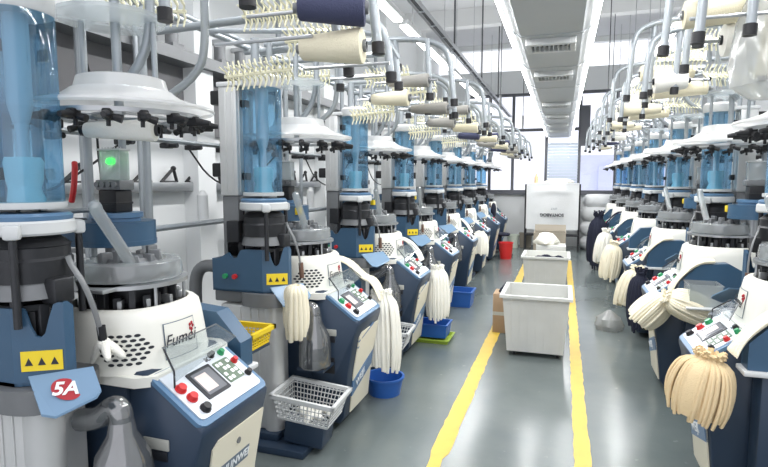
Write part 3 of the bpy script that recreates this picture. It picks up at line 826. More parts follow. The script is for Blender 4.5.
def basket(name, lx, ly, h, m, flare=.03):
    """crate of crossed bars with an open weave, on z=0, centred"""
    b = MB(); th = .004
    def P(u, s, z):                      # u along side, s side index
        f = flare * z / h; X, Y = lx / 2 + f, ly / 2 + f
        return [Vector((-X + 2 * X * u, -Y, z)), Vector((X, -Y + 2 * Y * u, z)), Vector((X - 2 * X * u, Y, z)), Vector((-X, Y - 2 * Y * u, z))][s]
    for s in range(4):
        nv = int((lx if s % 2 == 0 else ly) / .022)
        for i in range(nv + 1): b.tube([P(i / nv, s, .0), P(i / nv, s, h)], .0035, 4)
        for j in range(5): b.tube([P(0, s, h * (j + .3) / 5), P(1, s, h * (j + .3) / 5)], .004 if j else .006, 4)
    for i in range(10):
        u = i / 9; b.tube([P(u, 0, 0), P(1 - u, 2, 0)], .0035, 4)
    for i in range(7):
        u = i / 6; b.tube([P(u, 1, 0), P(1 - u, 3, 0)], .0035, 4)
    f = flare
    for s in range(4):
        a, c = P(0, s, h), P(1, s, h); d = (c - a).normalized(); n = Vector((d.y, -d.x, 0)); up = Vector((0, 0, 1))
        b.prism([a - d * .018 + n * .018 - up * .012, c + d * .018 + n * .018 - up * .012, c + d * .018 + n * .018 + up * .012, a - d * .018 + n * .018 + up * .012], n * -.022)
    return b.build(name, m, flat=True)

# ------------------------------------------------------------------ setting
def struct(name, b, m, **k):
    o = b.build(name, m, **k); o['kind'] = 'structure'; return o

XL, XR, YB, ZC = -3.3, 3.2, 14.6, 5.2
b = MB(); b.box((XL - .2, -2.0, -.2), (XR + .2, YB + .2, 0)); struct('floor', b, M['floor'], flat=True)
b = MB(); b.box((XL - .2, 2.5, ZC), (XR + .2, YB + .2, ZC + .15))
struct('ceiling', b, M['ceil'], flat=True)
b = MB()
for y in (5.0, 8.2, 11.4): b.box((XL, y, ZC - .35), (XR, y + .25, ZC))
struct('trim_1', b, M['beam'], flat=True)
b = MB(); b.box((XL - .2, -2.0, 0), (XL, YB + .2, ZC)); struct('wall_left', b, M['wall'], flat=True)
b = MB(); b.box((XR, -2.0, 0), (XR + .2, YB + .2, ZC)); struct('wall_right', b, M['wall'], flat=True)
b = MB(); b.box((XL, 1.0, 2.70), (XL + .22, YB, 2.80)); struct('trim_2', b, M['grey'], flat=True)
b = MB(); b.box((XL, 2.55, 2.12), (XL + .03, 5.3, 2.70)); struct('trim_3', b, M['darkwall'], flat=True)  # plain dark grey band on the left wall below the ledge
# back wall with its window openings
W0, W1, ZS, ZT = -2.5, 2.5, 1.37, 3.92
b = MB()
b.box((XL, YB, 0), (XR, YB + .2, ZS)); b.box((XL, YB, ZS), (W0, YB + .2, 4.5)); b.box((W1, YB, ZS), (XR, YB + .2, 4.5)); b.box((W0, YB, ZT), (W1, YB + .2, 4.5)); b.box((XL, YB, 5.08), (XR, YB + .2, ZC))
struct('wall_back', b, M['wall'], flat=True)
mull = [-2.5, -1.87, -1.27, -.43, .37, 1.22, 1.9, 2.5]
for i, (a, c) in enumerate(zip(mull, mull[1:])):
    b = MB(); w = .035
    b.box((a, YB - .02, ZS), (a + w, YB + .08, ZT)); b.box((c - w, YB - .02, ZS), (c, YB + .08, ZT))
    for z in (ZS, 2.95, ZT - .07): b.box((a + w, YB - .02, z), (c - w, YB + .08, z + .07))
    o = b.build('window_%d' % (i + 1), M['frame'], flat=True); o['kind'] = 'structure'
    b = MB(); b.box((a + w, YB + .03, ZS + .07), (c - w, YB + .036, ZT - .07)); b.build('window_pane', M['pane'], o, flat=True)
b = MB(); b.box((.37, YB - .06, 2.55), (.60, YB, 3.55)); struct('trim_4', b, M['frame'], flat=True)
b = MB(); b.box((W0, YB - .10, ZS - .05), (W1, YB, ZS + .01)); struct('trim_5', b, M['frame'], flat=True)
b = MB(); b.box((-.5, 21, -1), (6, 24, 2.6)); b.box((1.2, 20.9, 1.2), (2.0, 21.05, 2.2)); b.box((3.2, 20.9, 1.2), (4.0, 21.05, 2.2)); struct('wall_outside', b, M['lav'], flat=True)
b = MB()
for y in (1.4, 4.15, 6.9, 9.65, 12.4): b.box((XL, y, 0), (XL + .16, y + .26, ZC))
struct('trim_6', b, M['wall'], flat=True)
# yellow lane lines, worn at the edges
def lane(name, pts, w, seed):
    r = random.Random(seed); b = MB(); L = []; Rr = []
    (x0, y0), (x1, y1) = pts; n = 130
    for i in range(n + 1):
        t = i / n; y = y0 + (y1 - y0) * t; x = x0 + (x1 - x0) * t
        ww = w(y) if callable(w) else w
        L.append((x - ww / 2 + r.uniform(-.006, .004), y, .003)); Rr.append((x + ww / 2 + r.uniform(-.004, .006), y, .003))
    vs = L + Rr; k = n + 1
    b.add(vs, [(i, k + i, k + i + 1, i + 1) for i in range(n)]); b.add([(p[0], p[1], .0005) for p in vs], [(i, i + 1, k + i + 1, k + i) for i in range(n)])
    o = b.build(name, M['line'], flat=True); o['kind'] = 'structure'; return o
lane('floor_marking_1', ((-.685, 2.2), (-.66, 12.0)), lambda y: .075 if y < 3.14 else .115, 3)
lane('floor_marking_2', ((.165, 2.2), (.17, 12.0)), .095, 5)

# ------------------------------------------------------------------ machines
FL, FR, PITCH = -1.29, .72, 1.62
YL = [1.865 + PITCH * i for i in range(8)]
YR = [3.30 + PITCH * i for i in range(7)]
ordn = ['nearest', 'second', 'third', 'fourth', 'fifth', 'sixth', 'seventh', 'eighth']
LROW = 'of the 5A row'
RROW = 'opposite the 5A row'
m_first = make_machine('first', 0); m_first.location = (FL, YL[0], 0)
tag(m_first, 'blue and white sock knitting machine carrying the red 5A badge', 'knitting machine', 'sock knitting machines along the aisle')
m_std = make_machine('std', 1); m_std.location = (FL, YL[1], 0)
tag(m_std, 'sock knitting machine with a cream towel over its plate, second of the 5A row', 'knitting machine', 'sock knitting machines along the aisle')
ml = ['', '', 'sock knitting machine third from the front of the 5A row, lime tray at foot',
      'sock knitting machine fourth from the front of the 5A row',
      'sock knitting machine fifth from the front of the 5A row', 'sock knitting machine sixth from the front of the 5A row',
      'sock knitting machine seventh from the front of the 5A row', 'sock knitting machine beside the back window, last of the 5A row']
m_far = None
for i in range(2, 8):
    if i < 4:
        o = copy_tree(m_std, (FL, YL[i], 0))
    elif m_far is None:
        o = m_far = make_machine('std', 2); o.location = (FL, YL[i], 0)
    else:
        o = copy_tree(m_far, (FL, YL[i], 0))
    tag(o, ml[i], 'knitting machine', 'sock knitting machines along the aisle')
mr = ['sock knitting machine whose console holds the big tan sock bundle', 'sock knitting machine second from the front opposite the 5A row, with two cream bundles',
      'sock knitting machine third from the front opposite the 5A row', 'sock knitting machine fourth from the front opposite the 5A row',
      'sock knitting machine fifth from the front opposite the 5A row', 'sock knitting machine sixth opposite the 5A row, dark navy socks on console',
      'sock knitting machine beside the back window, last opposite the 5A row']
for i in range(7):
    o = copy_tree(m_std if i < 3 else m_far, (FR, YR[i], 0), PI)
    tag(o, mr[i], 'knitting machine', 'sock knitting machines along the aisle')

# creels above them
OVL, ZL, OVR, ZR = .53, 2.66, .24, 2.90
c_l = creel(OVL, ZL, 0); c_l.location = (FL, YL[0], 0)
c_r = creel(OVR, ZR, 0, .14); c_r.location = (FR, YR[0], 0); c_r.rotation_euler = (0, 0, PI)
c_lf = creel(OVL, ZL, 2); c_lf.location = (FL, YL[4], 0)
c_rf = creel(OVR, ZR, 2, .14); c_rf.location = (FR, YR[3], 0); c_rf.rotation_euler = (0, 0, PI)
def clabel(i, row):
    return 'grey pipe yarn creel above the %s knitting machine %s' % (ordn[i], row)
for i in range(8):
    o = c_l if i == 0 else (c_lf if i == 4 else copy_tree(c_l if i < 4 else c_lf, (FL, YL[i], 0)))
    tag(o, clabel(i, LROW), 'yarn creel', 'yarn creels over the machines')
for i in range(7):
    o = c_r if i == 0 else (c_rf if i == 3 else copy_tree(c_r if i < 3 else c_rf, (FR, YR[i], 0), PI))
    tag(o, clabel(i, RROW), 'yarn creel', 'yarn creels over the machines')

# yarn cones on the creel pegs
kinds = {}
protos = {}
cname = {'yarncream': 'cream', 'yarnwhite': 'white', 'yarngrey': 'grey', 'yarnnavy': 'dark blue'}
def put_cone(kind, size, loc, rz, tilt, label):
    key = (kind, size)
    if key not in protos:
        protos[key] = o = cone(kind, *{'long': (.055, .036, .26), 'fat': (.082, .06, .21), 'slim': (.046, .03, .28), 'big': (.068, .046, .38), 'mid': (.068, .046, .25)}[size])
    else:
        o = copy_tree(protos[key], (0, 0, 0))
    o.location = loc; o.rotation_euler = (0, -tilt, rz)
    tag(o, label, 'yarn cone', 'yarn cones on the creels')
slotsL = [(a, b_, c, w_) for (a, b_, c), w_ in zip(SLOTS, ('peg nearest the aisle', 'lower front peg', 'far lower peg', 'rear peg'))]
rk = random.Random(11)
plan_l = [['yarncream', 'yarnnavy', None, None], ['yarngrey', 'yarncream', 'yarngrey', None], ['yarngrey', 'yarngrey', 'yarncream', 'yarngrey'], ['yarngrey', 'yarnnavy', 'yarncream', None],
          ['yarnnavy', 'yarngrey', 'yarncream', None], ['yarnnavy', 'yarnnavy', 'yarngrey', None], ['yarngrey', 'yarncream', None, None], ['yarnnavy', 'yarngrey', None, None]]
plan_r = [['yarncream', 'yarnwhite', None, None], ['yarncream', 'yarncream', 'yarnwhite', 'yarncream'], ['yarnwhite', 'yarncream', 'yarncream', None], ['yarnwhite', 'yarncream', 'yarncream', None],
          ['yarncream', 'yarnwhite', None, None], ['yarnwhite', 'yarnnavy', None, None], ['yarnnavy', 'yarncream', None, None]]
for side, plan in (('L', plan_l), ('R', plan_r)):
    for i, ks in enumerate(plan):
        for (x, y, dz, where), k in zip(slotsL, ks):
            if not k: continue
            if side == 'R':
                loc = (FR - OVR - x, YR[i] - y, ZR + dz - .084); rz = PI
            elif i == 0:
                loc, rz = (((FL + .42, YL[0] + .13, 2.215), .12) if where.startswith('peg') else ((FL + .45, YL[0] + .06, 2.34), .3)) if not where.startswith('far') else ((FL + .1, YL[0] + .6, 2.2), 0.0)
            else:
                loc = (FL + OVL + x, YL[i] + y, ZL + dz); rz = 0.0
            put_cone(k, 'big' if side == 'R' and i < 3 and k == 'yarncream' else ('fat' if k == 'yarnwhite' else ('mid' if side == 'L' and i == 0 else rk.choice(['long', 'slim', 'long']))), loc, rz, 0.0,
                     '%s yarn cone, %s, over the %s machine %s' % (cname[k], where, ordn[i], 'in the 5A row' if side == 'L' else 'opposite the 5A row'))
put_cone('yarnwhite', 'slim', (FL - .41, YL[0] - .10, 1.90), .35, .0, 'small white yarn spool under the feed dome of the machine with the 5A badge')

# ------------------------------------------------------------------ overhead
duct = MB()
DY0, DY1 = 1.2, 14.3
sec = [(-.33, 2.75), (.10, 2.75), (.175, 2.80), (.175, 3.15), (-.405, 3.15), (-.405, 2.80)]
duct.prism([(x, DY0, z) for x, z in sec], (0, DY1 - DY0, 0))
R = empty('air_duct', (0, 0, 0)); tag(R, 'long grey ceiling air duct hung over the aisle with square vents', 'air duct')
duct.build('duct_body', M['duct'], R, flat=True)
for i in range(11):
    y = 1.8 + 1.2 * i
    b = MB(); b.prism([(x + (.006 if x > -.1 else -.006), y, z - (.005 if z < 3 else 0)) for x, z in sec], (0, .025, 0)); b.build('duct_flange', M['duct'], R, flat=True)
for y in (4.45, 5.75, 7.95, 9.45, 10.9, 12.2):
    x0, x1, z = -.30, .06, 2.752; y0, y1 = y - .15, y + .15
    b = MB()
    for lo, hi in (((x0, y0), (x0 + .04, y1)), ((x1 - .04, y0), (x1, y1)), ((x0 + .04, y0), (x1 - .04, y0 + .05)), ((x0 + .04, y1 - .05), (x1 - .04, y1))):
        b.box((lo[0], lo[1], z - .05), (hi[0], hi[1], z), .004)
    v = b.build('vent_frame', M['lightgrey'], R, flat=True)
    b = MB(); b.box((x0 + .04, y0 + .05, z - .012), (x1 - .04, y1 - .05, z - .004)); b.build('vent_throat', M['rack'], v, flat=True)
    b = MB()
    for k in range(8):
        xx = x0 + .06 + k * .034
        b.prism([(xx, y0 + .05, z - .045), (xx + .006, y0 + .05, z - .045), (xx + .016, y0 + .05, z - .014), (xx + .01, y0 + .05, z - .014)], (0, .2, 0))
    b.build('vent_blade', M['lightgrey'], v, flat=True)
for y in (3.2, 6.4, 9.6, 12.8):
    for x in (-.38, .15):
        b = MB(); b.cyl((x, y, 3.15), (x, y, 5.22), .006, n=6); b.build('hanger_rod', M['steel'], R)
for x, w in ((-.416, 'window row side with the 5A machine'), (.186, 'side away from the 5A machine')):
    T = empty('strip_light'); tag(T, 'thin lit strip along the duct edge on the ' + w.replace('window row ', ''), 'strip light', 'lit strips along the duct')
    b = MB(); b.box((x - .010, DY0, 2.79), (x + .010, DY1, 2.82)); b.build('light_housing', M['lightgrey'], T, flat=True)
    b = MB(); b.box((x - .009, DY0 + .02, 2.778), (x + .009, DY1 - .02, 2.79)); b.build('light_diffuser', M['tube'], T, flat=True)
for x, row in ((-1.74, 'row with the 5A plate'), (1.15, 'row opposite the 5A plate')):
    for i in range(4):
        y = 3.2 + i * 2.75
        T = empty('tube_light'); tag(T, 'suspended white tube light, %s from the front over the %s' % (['first', 'second', 'third', 'last'][i], row), 'tube light', 'tube lights over the machine rows')
        b = MB(); b.box((x - .06, y, 3.42), (x + .06, y + 2.6, 3.47), .008); b.build('light_housing', M['lightgrey'], T)
        b = MB(); b.box((x - .045, y + .03, 3.395), (x + .045, y + 2.57, 3.42), .006); b.build('light_diffuser', M['tube'], T)
        for yy in (y + .4, y + 2.2):
            b = MB(); b.cyl((x, yy, 3.47), (x, yy, 5.22), .006, n=6); b.build('hanger_rod', M['steel'], T)
# cable tray over the 5A row
R = empty('cable_tray'); tag(R, 'narrow grey cable tray hung beside the tube lights over the row with the 5A plate', 'cable tray')
b = MB(); b.box((-1.38, 2.6, 3.30), (-1.375, 14.5, 3.35)); b.box((-1.31, 2.6, 3.30), (-1.305, 14.5, 3.35))
for i in range(24): b.box((-1.375, 2.7 + i * .5, 3.305), (-1.31, 2.73 + i * .5, 3.312))
b.build('tray', M['steel'], R, flat=True)
b = MB(); b.tube([(-1.355, 2.6, 3.322), (-1.35, 8, 3.320), (-1.355, 14.5, 3.322)], .010, 6); b.tube([(-1.33, 2.6, 3.321), (-1.335, 14.5, 3.321)], .008, 6); b.build('cable', M['cable'], R)
for y in (4.5, 6.9, 9.3, 11.7):
    b = MB(); b.cyl((-1.345, y, 3.30), (-1.345, y, 5.22), .012, n=8); b.build('hanger_rod', M['cable'], R)
for i, (x, y, z0) in enumerate([(-.95, 8.6, 3.0), (-.75, 10.6, 2.9), (.62, 9.2, 2.9), (.85, 11.5, 3.0)]):
    R = empty('power_drop', (x, y, 0)); tag(R, '%s hanging from the ceiling' % ['grey power drop cable above the fifth machine of the 5A row', 'thin power drop cable close to the duct on the 5A side', 'grey power drop cable to the right of the duct', 'thin power drop cable over the sixth machine opposite the 5A row'][i], 'cable', 'power drop cables')
    b = MB(); b.cyl((0, 0, z0), (0, 0, 5.22), .007, n=6); b.build('drop_cable', M['cable'], R)
    b = MB(); b.cyl((0, 0, z0 - .25), (0, 0, z0), .018, n=10); b.build('plug_socket', M['grey'], R)

# motors on the ledge and the bracket rail on the left wall
for i, y in enumerate((2.2, 3.6, 3.92, 4.6, 4.95, 5.35, 5.8, 6.3)):
    R = empty('ledge_motor', (XL + .11, y, 2.80)); tag(R, 'small grey motor on the wall ledge, %s from the front' % (ordn[i] if i else 'first'), 'motor', 'grey motors along the wall ledge')
    b = MB(); b.box((-.07, -.07, 0), (.07, .07, .05), .006); b.cyl((0, 0, .05), (0, 0, .2), .055, n=16); b.lathe([(0, .22), (.06, .2), (.06, .19), (0, .19)], n=16); b.build('motor_body', M['grey'], R)
    b = MB(); b.box((-.1, -.02, .2), (.1, .02, .25), .008); b.cyl((.08, 0, .22), (.08, 0, .28), .016, n=8); b.build('valve_cap', M['steel'], R)
for i, (y, r) in enumerate(((2.85, .035), (3.35, .022), (5.5, .03), (6.0, .022), (8.8, .03))):
    R = empty('wall_pipe', (XL + .25, y, 0)); tag(R, '%s vertical pipe standing along the white side wall, %s from the front' % ('thick grey' if r > .025 else 'thin grey', ['first', 'second', 'third', 'fourth', 'fifth'][i]), 'pipe', 'vertical pipes along the side wall')
    b = MB(); b.cyl((0, 0, 0), (0, 0, ZC), r, n=12); b.build('pipe_run', M['pipe'], R)
    b = MB()
    b.box((-.25, -.02, 1.20), (0, .02, 1.23)); b.build('pipe_clamp', M['grey'], R)
    b = MB(); b.cyl((0, 0, 1.02), (0, 0, 1.12), r * 1.5, n=12); b.cyl((0, 0, 1.07), (.12, 0, 1.07), .018, n=8); b.cyl((.12, 0, 1.03), (.12, 0, 1.11), .03, n=10); b.build('valve', M['dark'], R)
R = empty('bracket_rail'); tag(R, 'silver rail with black triangular brackets along the white side wall', 'wall rail')
b = MB(); b.box((XL, 2.3, 1.60), (XL + .10, 8.5, 1.68), .006); b.build('rail', M['steel'], R)
for i in range(18):
    y = 2.5 + i * .32
    b = MB(); x = XL + .06; pts = [(x, y, 1.68), (x, y + .2, 1.68), (x, y + .16, 1.80)]
    for p, q in zip(pts, pts[1:] + pts[:1]): b.tube([p, q], .014, 6)
    b.ball(pts[2], .024, n=8); b.build('triangle_bracket', M['black'], R)

# ------------------------------------------------------------------ goods around the machines
def place(o, x, y, z, rz=None):
    o.location = (x, y, z)
    if rz is not None: o.rotation_euler = (0, 0, rz)
    return o
G = 'bundles of knitted socks hanging on the consoles'
bl = [(1, -.005, .375, .82, .26, .56, 30, 'sock2', .27, 0, 'white sock bundle hanging above the round blue tub'),
      (2, .07, .365, .77, .24, .52, 28, 'sock2', .25, 0, 'white sock bundle hanging above the lime tray'),
      (4, .05, .36, .85, .22, .34, 22, 'sock2', .24, 0, 'white sock bundle on the fifth console of the 5A row')]
for i, x, y, z, w, h, n, m, d, tl, lab in bl:
    tag(place(bundle('sock_bundle', w, h, n, M[m], 3 + i, d, tl, .08, .5), FL + x, YL[i] + y, z), lab, 'sock bundle', G)
br = [(0, .02, .40, .84, .23, .295, 44, 'tan', .265, .15, 'large tan sock bundle tied on the nearest console opposite the 5A plate'),
      (1, -.06, .36, .80, .22, .28, 30, 'sock', .22, .75, 'cream sock bundle on the aisle end of the second console opposite the 5A plate'),
      (1, -.05, .52, .83, .22, .26, 30, 'sock', .22, -1.15, 'cream sock bundle beside the cabinet of the second console opposite the 5A plate'),
      (2, -.05, .37, .75, .24, .40, 28, 'sock', .27, .2, 'cream sock bundle on the third console opposite the 5A plate'),
      (3, .04, .36, .83, .22, .46, 24, 'sock', .25, .15, 'long cream sock bundle on the fourth console opposite the 5A plate'),
      (2, -.06, .62, .74, .18, .55, 24, 'navycloth', .2, 0, 'black sock bundle behind the cream one on the third console opposite'),
      (4, .03, .37, .85, .24, .5, 24, 'sock2', .26, .1, 'white sock bundle on the fifth console opposite the 5A plate'),
      (5, .05, .42, .98, .30, .95, 28, 'navycloth', .32, 0, 'tall dark navy sock bundle reaching the floor near the back wall')]
for i, x, y, z, w, h, n, m, d, tl, lab in br:
    tag(place(bundle('sock_bundle', w, h, n, M[m], 20 + i * 3 + n, d, tl), FR - x, YR[i] - y, z), lab, 'sock bundle', G)
shield = [(-.60, 1.00), (-.46, 1.088), (-.27, 1.075), (-.145, .945), (-.10, .86)]
G2 = 'knit cloths draped over the side shields'
for i, m, lab in ((1, 'sock', 'cream knit cloth trailing over the side shield above the white sock bundle'), (2, 'sock2', 'white knit cloth over the side shield of the third machine in the 5A row'), (4, 'sock2', 'white knit cloth over the side shield of the fifth machine in the 5A row')):
    p = [(-.42, 1.09), (-.27, 1.075), (-.145, .945), (-.06, .93), (.0, .80)] if i == 1 else shield[1:]
    tag(place(drape('draped_cloth', p, .15, M[m], seed=i), FL, YL[i] + .345, .004), lab, 'cloth', G2)
for i, m, lab in ((0, 'sock', 'cream knit cloth over the blue shield behind the large tan sock bundle'), (1, 'sock', 'cream knit cloth over the blue shield of the second machine opposite the 5A plate'), (2, 'sock', 'cream knit cloth over the blue shield of the third machine opposite the 5A plate'),
                  (4, 'sock2', 'white knit cloth over the blue shield of the fifth machine opposite the 5A plate'), (5, 'navycloth', 'dark navy knit cloth over the shield near the back wall')):
    tag(place(drape('draped_cloth', [(-.37, 1.082), (-.27, 1.075), (-.145, .945), (-.10, .86)], .12, M[m], seed=i + 2), FR, YR[i] - .345, .004, PI), lab, 'cloth', G2)
# cream towel of tubes over the number plate of the second machine
tag(place(bundle('sock_towel', .15, .30, 14, M['sock'], 9, depth=.13, ruff=.02, top=.8), FL - .25, YL[1] - .55, 1.04), 'cream knit towel hung over the plate between the yellow sticker and smoky bottle', 'towel')
# white cloth knot on the first machine's lever
b = MB()
for i in range(5):
    a = -.6 + i * .9; b.tube([(0, 0, .02), (.03 * math.cos(a), .03 * math.sin(a), .0), (.075 * math.cos(a), .075 * math.sin(a), -.03 - .01 * i)], [.014, .018, .008], 7, smooth=1)
b.ball((0, 0, .015), .026, n=10)
o = b.build('knotted_rag', M['sock2'], angle=80); place(o, FL - .325, YL[0] - .32, 1.075); tag(o, 'white rag knotted on the hand lever of the machine with the 5A badge', 'rag')
# baskets
for i, lab in ((1, 'white perforated basket in front of the machine with the cream towel'), (2, 'white perforated basket at the foot of the third machine in the 5A row'), (3, 'white perforated basket at the foot of the fourth machine in the 5A row')):
    o = basket('perforated_basket', .33, .25, .15, M['lightgrey']); place(o, FL - .19, YL[i] - .50, .215); o.rotation_euler = (0, .10, .05); tag(o, lab, 'basket', 'white perforated baskets by the machines')
    if i == 1:
        b = MB()
        r5 = random.Random(5)
        for k in range(9):
            x, y = r5.uniform(-.08, .10), r5.uniform(-.07, .07); a = r5.uniform(0, 6)
            b.tube([(x - .06 * math.cos(a), y - .06 * math.sin(a), .02), (x, y, .05), (x + .06 * math.cos(a), y + .06 * math.sin(a), .025)], [.016, .024, .016], 7, smooth=1)
        c = b.build('loose_socks', M['sock2'], angle=80); place(c, FL - .17, YL[i] - .50, .20); tag(c, 'loose white socks lying in the perforated basket', 'socks', kind='stuff')
# stand that carries each basket
for i in (1, 2, 3):
    b = MB(); b.box((-.13, -.09, -.14), (.13, .09, .012), .006)
    o = b.build('basket_stand', M['navy']); place(o, FL - .19, YL[i] - .50, .195); o.rotation_euler = (0, .10, .05)
    tag(o, 'low dark stand under the white basket of the %s machine in the 5A row' % ordn[i], 'stand', 'stands under the perforated baskets')
o = basket('yellow_basket', .27, .20, .085, M['yellowpl'], .015); place(o, FL - .40, YL[0] + .66, .79); tag(o, 'shallow yellow plastic basket behind the 5A machine console', 'basket')
b = MB(); b.box((-.14, -.28, -.015), (.14, .11, .0), .003); b.box((-.12, -.27, -.12), (-.10, -.25, -.015), .002); b.box((.10, -.27, -.12), (.12, -.25, -.015), .002)
o = b.build('basket_shelf', M['navy']); place(o, FL - .40, YL[0] + .66, .785); tag(o, 'dark bracket shelf carrying the yellow basket', 'shelf')
# tubs and trays on the floor
b = MB(); b.lathe([(0, 0), (.125, 0), (.15, .13), (.16, .13), (.16, .145), (.142, .145), (.118, .01), (0, .01)], n=36)
o = b.build('round_tub', M['bluecrate']); place(o, FL - .02, YL[1] + .50, .0); tag(o, 'round blue plastic tub on the floor under a white sock bundle', 'tub')
o = tub('blue_crate', -.15, .15, -.12, .12, .13, .012, .008, M['bluecrate'], .014); place(o, FL + .02, YL[2] + .46, .045); tag(o, 'blue crate standing in the lime green tray', 'crate')
o = tub('lime_tray', -.17, .17, -.16, .16, .035, .012, .008, M['greenpl'], .01); place(o, FL + .03, YL[2] + .44, 0); tag(o, 'lime green tray on the floor under the blue crate', 'tray')
o = tub('blue_crate', -.2, .16, -.15, .15, .2, .02, .008, M['bluecrate'], .016); place(o, FL - .0, YL[3] + .50, 0); tag(o, 'blue crate on the floor at the foot of the fourth machine in the 5A row', 'crate')
# trolley bins
def trolley(x0, x1, y0, y1, h, label):
    R = empty('trolley_bin', ((x0 + x1) / 2, (y0 + y1) / 2, 0)); w, d = (x1 - x0) / 2, (y1 - y0) / 2
    o = tub('bin_body', -w, w, -d, d, h, .045, .012, M['bin'], .028, 7, R); o.location = (0, 0, .05)
    for sx in (-1, 1):
        for sy in (-1, 1):
            b = MB(); b.cyl((sx * (w - .06), sy * (d - .06), .03), (sx * (w - .06) + .02, sy * (d - .06), .03), .03, n=14); b.box((sx * (w - .06) - .006, sy * (d - .06) - .02, .03), (sx * (w - .06) + .026, sy * (d - .06) + .02, .052), .003); b.build('caster', M['rack'], R)
    tag(R, label, 'trolley bin', 'white trolley bins in the aisle')
    return R
trolley(-.47, .05, 5.24, 5.80, .53, 'white plastic trolley bin in the aisle, empty and nearest the camera')
trolley(-.46, .06, 7.85, 8.45, .55, 'white plastic trolley bin behind the empty one, with dark socks inside')
r6 = random.Random(2)
for k in range(5):
    b = MB(); a = r6.uniform(0, 3)
    b.tube([(-.08 * math.cos(a), -.08 * math.sin(a), 0), (0, 0, .025), (.08 * math.cos(a), .08 * math.sin(a), 0)], [.025, .034, .022], 8, smooth=1)
    o = b.build('dark_sock', M['navycloth'], angle=80); place(o, -.38 + .09 * k, 7.95 + .11 * (k % 3), .56 + .004 * k)
    tag(o, 'dark sock lying on the heap in the second trolley bin', 'sock', 'dark socks in the second trolley bin')
b = MB(); b.lathe([(0, 0), (.24, 0), (.27, .40), (.20, .465), (.0, .49)], n=28, sq=.3, rad=lambda t, z: 1 + .03 * math.sin(7 * t + z * 20)); o = b.build('cloth_heap', M['sock2'], angle=80); place(o, -.20, 8.15, .07); tag(o, 'pale cloth heap filling the second trolley bin', 'cloth heap')
# cardboard box beside the first bin
R = empty('cardboard_box', (-.60, 6.15, 0)); tag(R, 'tall brown cardboard box beside the empty trolley bin', 'cardboard box')
b = MB(); b.box((-.10, -.15, 0), (.10, .15, .44), .003); b.build('box_body', M['card'], R)
b = MB(); b.box((-.101, -.151, .20), (.101, .151, .24)); b.build('tape', M['label'], R)
b = MB(); b.tube([(-.03, -.06, .0), (.02, -.03, .05), (.05, .02, .09), (.06, .05, .03)], [.02, .03, .03, .02], 8, smooth=1); b.tube([(0, 0, .0), (.04, .06, .05), (.09, .05, .02)], [.02, .026, .016], 8, smooth=1)
o = b.build('black_glove', M['navycloth'], angle=80); place(o, -.60, 6.10, .455); tag(o, 'crumpled black cloth on top of the tall brown cardboard box', 'cloth')
# carton, white box, cloth in the background
R = empty('open_carton', (-.20, 10.4, 0)); tag(R, 'grey brown open carton standing behind the trolley bins', 'carton')
tub('carton_body', -.28, .28, -.22, .22, .74, 0, .008, M['carton'], .004, 0, R)
b = MB(); b.prism([(-.28, .22, .745), (.28, .22, .745), (.28, .27, .86), (-.28, .27, .86)], (0, .008, 0)); b.build('carton_flap', M['carton'], R, flat=True)
b = MB(); b.box((-.24, -.2, 0), (.24, .2, .60), .01); o = b.build('white_box', M['bin']); place(o, -.16, 9.65, 0); tag(o, 'low white box in front of the grey brown carton', 'box')
b = MB(); b.lathe([(.17, 0), (.2, .03), (.18, .09), (.13, .14), (.09, .19), (.04, .2), (0, .19)], n=32, rad=lambda t, z: 1 + .2 * math.sin(3 * t + z * 14) + .10 * math.sin(7 * t - z * 22)); b.lathe([(0, 0), (.17, 0)], n=24)
o = b.build('white_cloth', M['sock2'], angle=80); place(o, -.25, 9.65, .602); tag(o, 'crumpled white cloth on the low white box before the carton', 'cloth')
# rack with the woven sack hung over it
R = empty('black_rack', (-.23, 13.75, 0)); tag(R, 'black metal rack under the white woven sack before the back window', 'rack')
b = MB()
for x in (-.62, .62):
    for y in (-.16, .16): b.box((x - .02, y - .02, 0), (x + .02, y + .02, 1.60))
b.build('rack_leg', M['rack'], R, flat=True)
b = MB()
for z in (.35, .95, 1.57): b.box((-.62, -.17, z), (.62, .17, z + .03))
b.build('rack_shelf', M['rack'], R, flat=True)
vs = []; nx, nz = 26, 26
for j in range(nz + 1):
    for i in range(nx + 1):
        u, v = i / nx, j / nz; x = -.60 + 1.2 * u; z = 1.625 - v * 1.10 - .02 * math.sin(u * 9); y = -.20 - .012 * math.sin(u * 11 + v * 4) - .02 * math.sin(u * 5) * v - .035 * math.exp(-((v - .18) ** 2) / .004) * math.sin(u * PI) ** 2
        vs.append((x, y, z))
W = nx + 1; n0 = len(vs); vs += [(x, y + .012, z) for x, y, z in vs]
fs = []
for j in range(nz):
    for i in range(nx):
        q = (j * W + i, j * W + i + 1, (j + 1) * W + i + 1, (j + 1) * W + i); fs += [q, tuple(n0 + a for a in q[::-1])]
b = MB(); b.add(vs, fs); b.box((-.60, -.20, 1.605), (.60, .2, 1.625), .008)
sk = b.build('woven_sack', M['sack'], angle=70); place(sk, -.23, 13.75, 0); tag(sk, 'white woven sack with upside-down printing hung over the black rack', 'sack')
text('sack_lettering', 'SONYABOG', .10, frame((.0, -.262, .87), (-1, 0, 0), (0, 0, -1)), M['ink'], sk, bold=.004)
text('sack_lettering', 'LF17', .07, frame((.05, -.262, 1.02), (-1, 0, 0), (0, 0, -1)), M['strip'], sk)
b = MB(); b.lathe([(0, 0), (.045, 0), (.045, .14), (.02, .18), (.02, .22), (0, .22)], n=16); o = b.build('spray_bottle', M['tan']); place(o, -.62, 13.72, 1.627); tag(o, 'small tan bottle on top of the black rack', 'bottle')
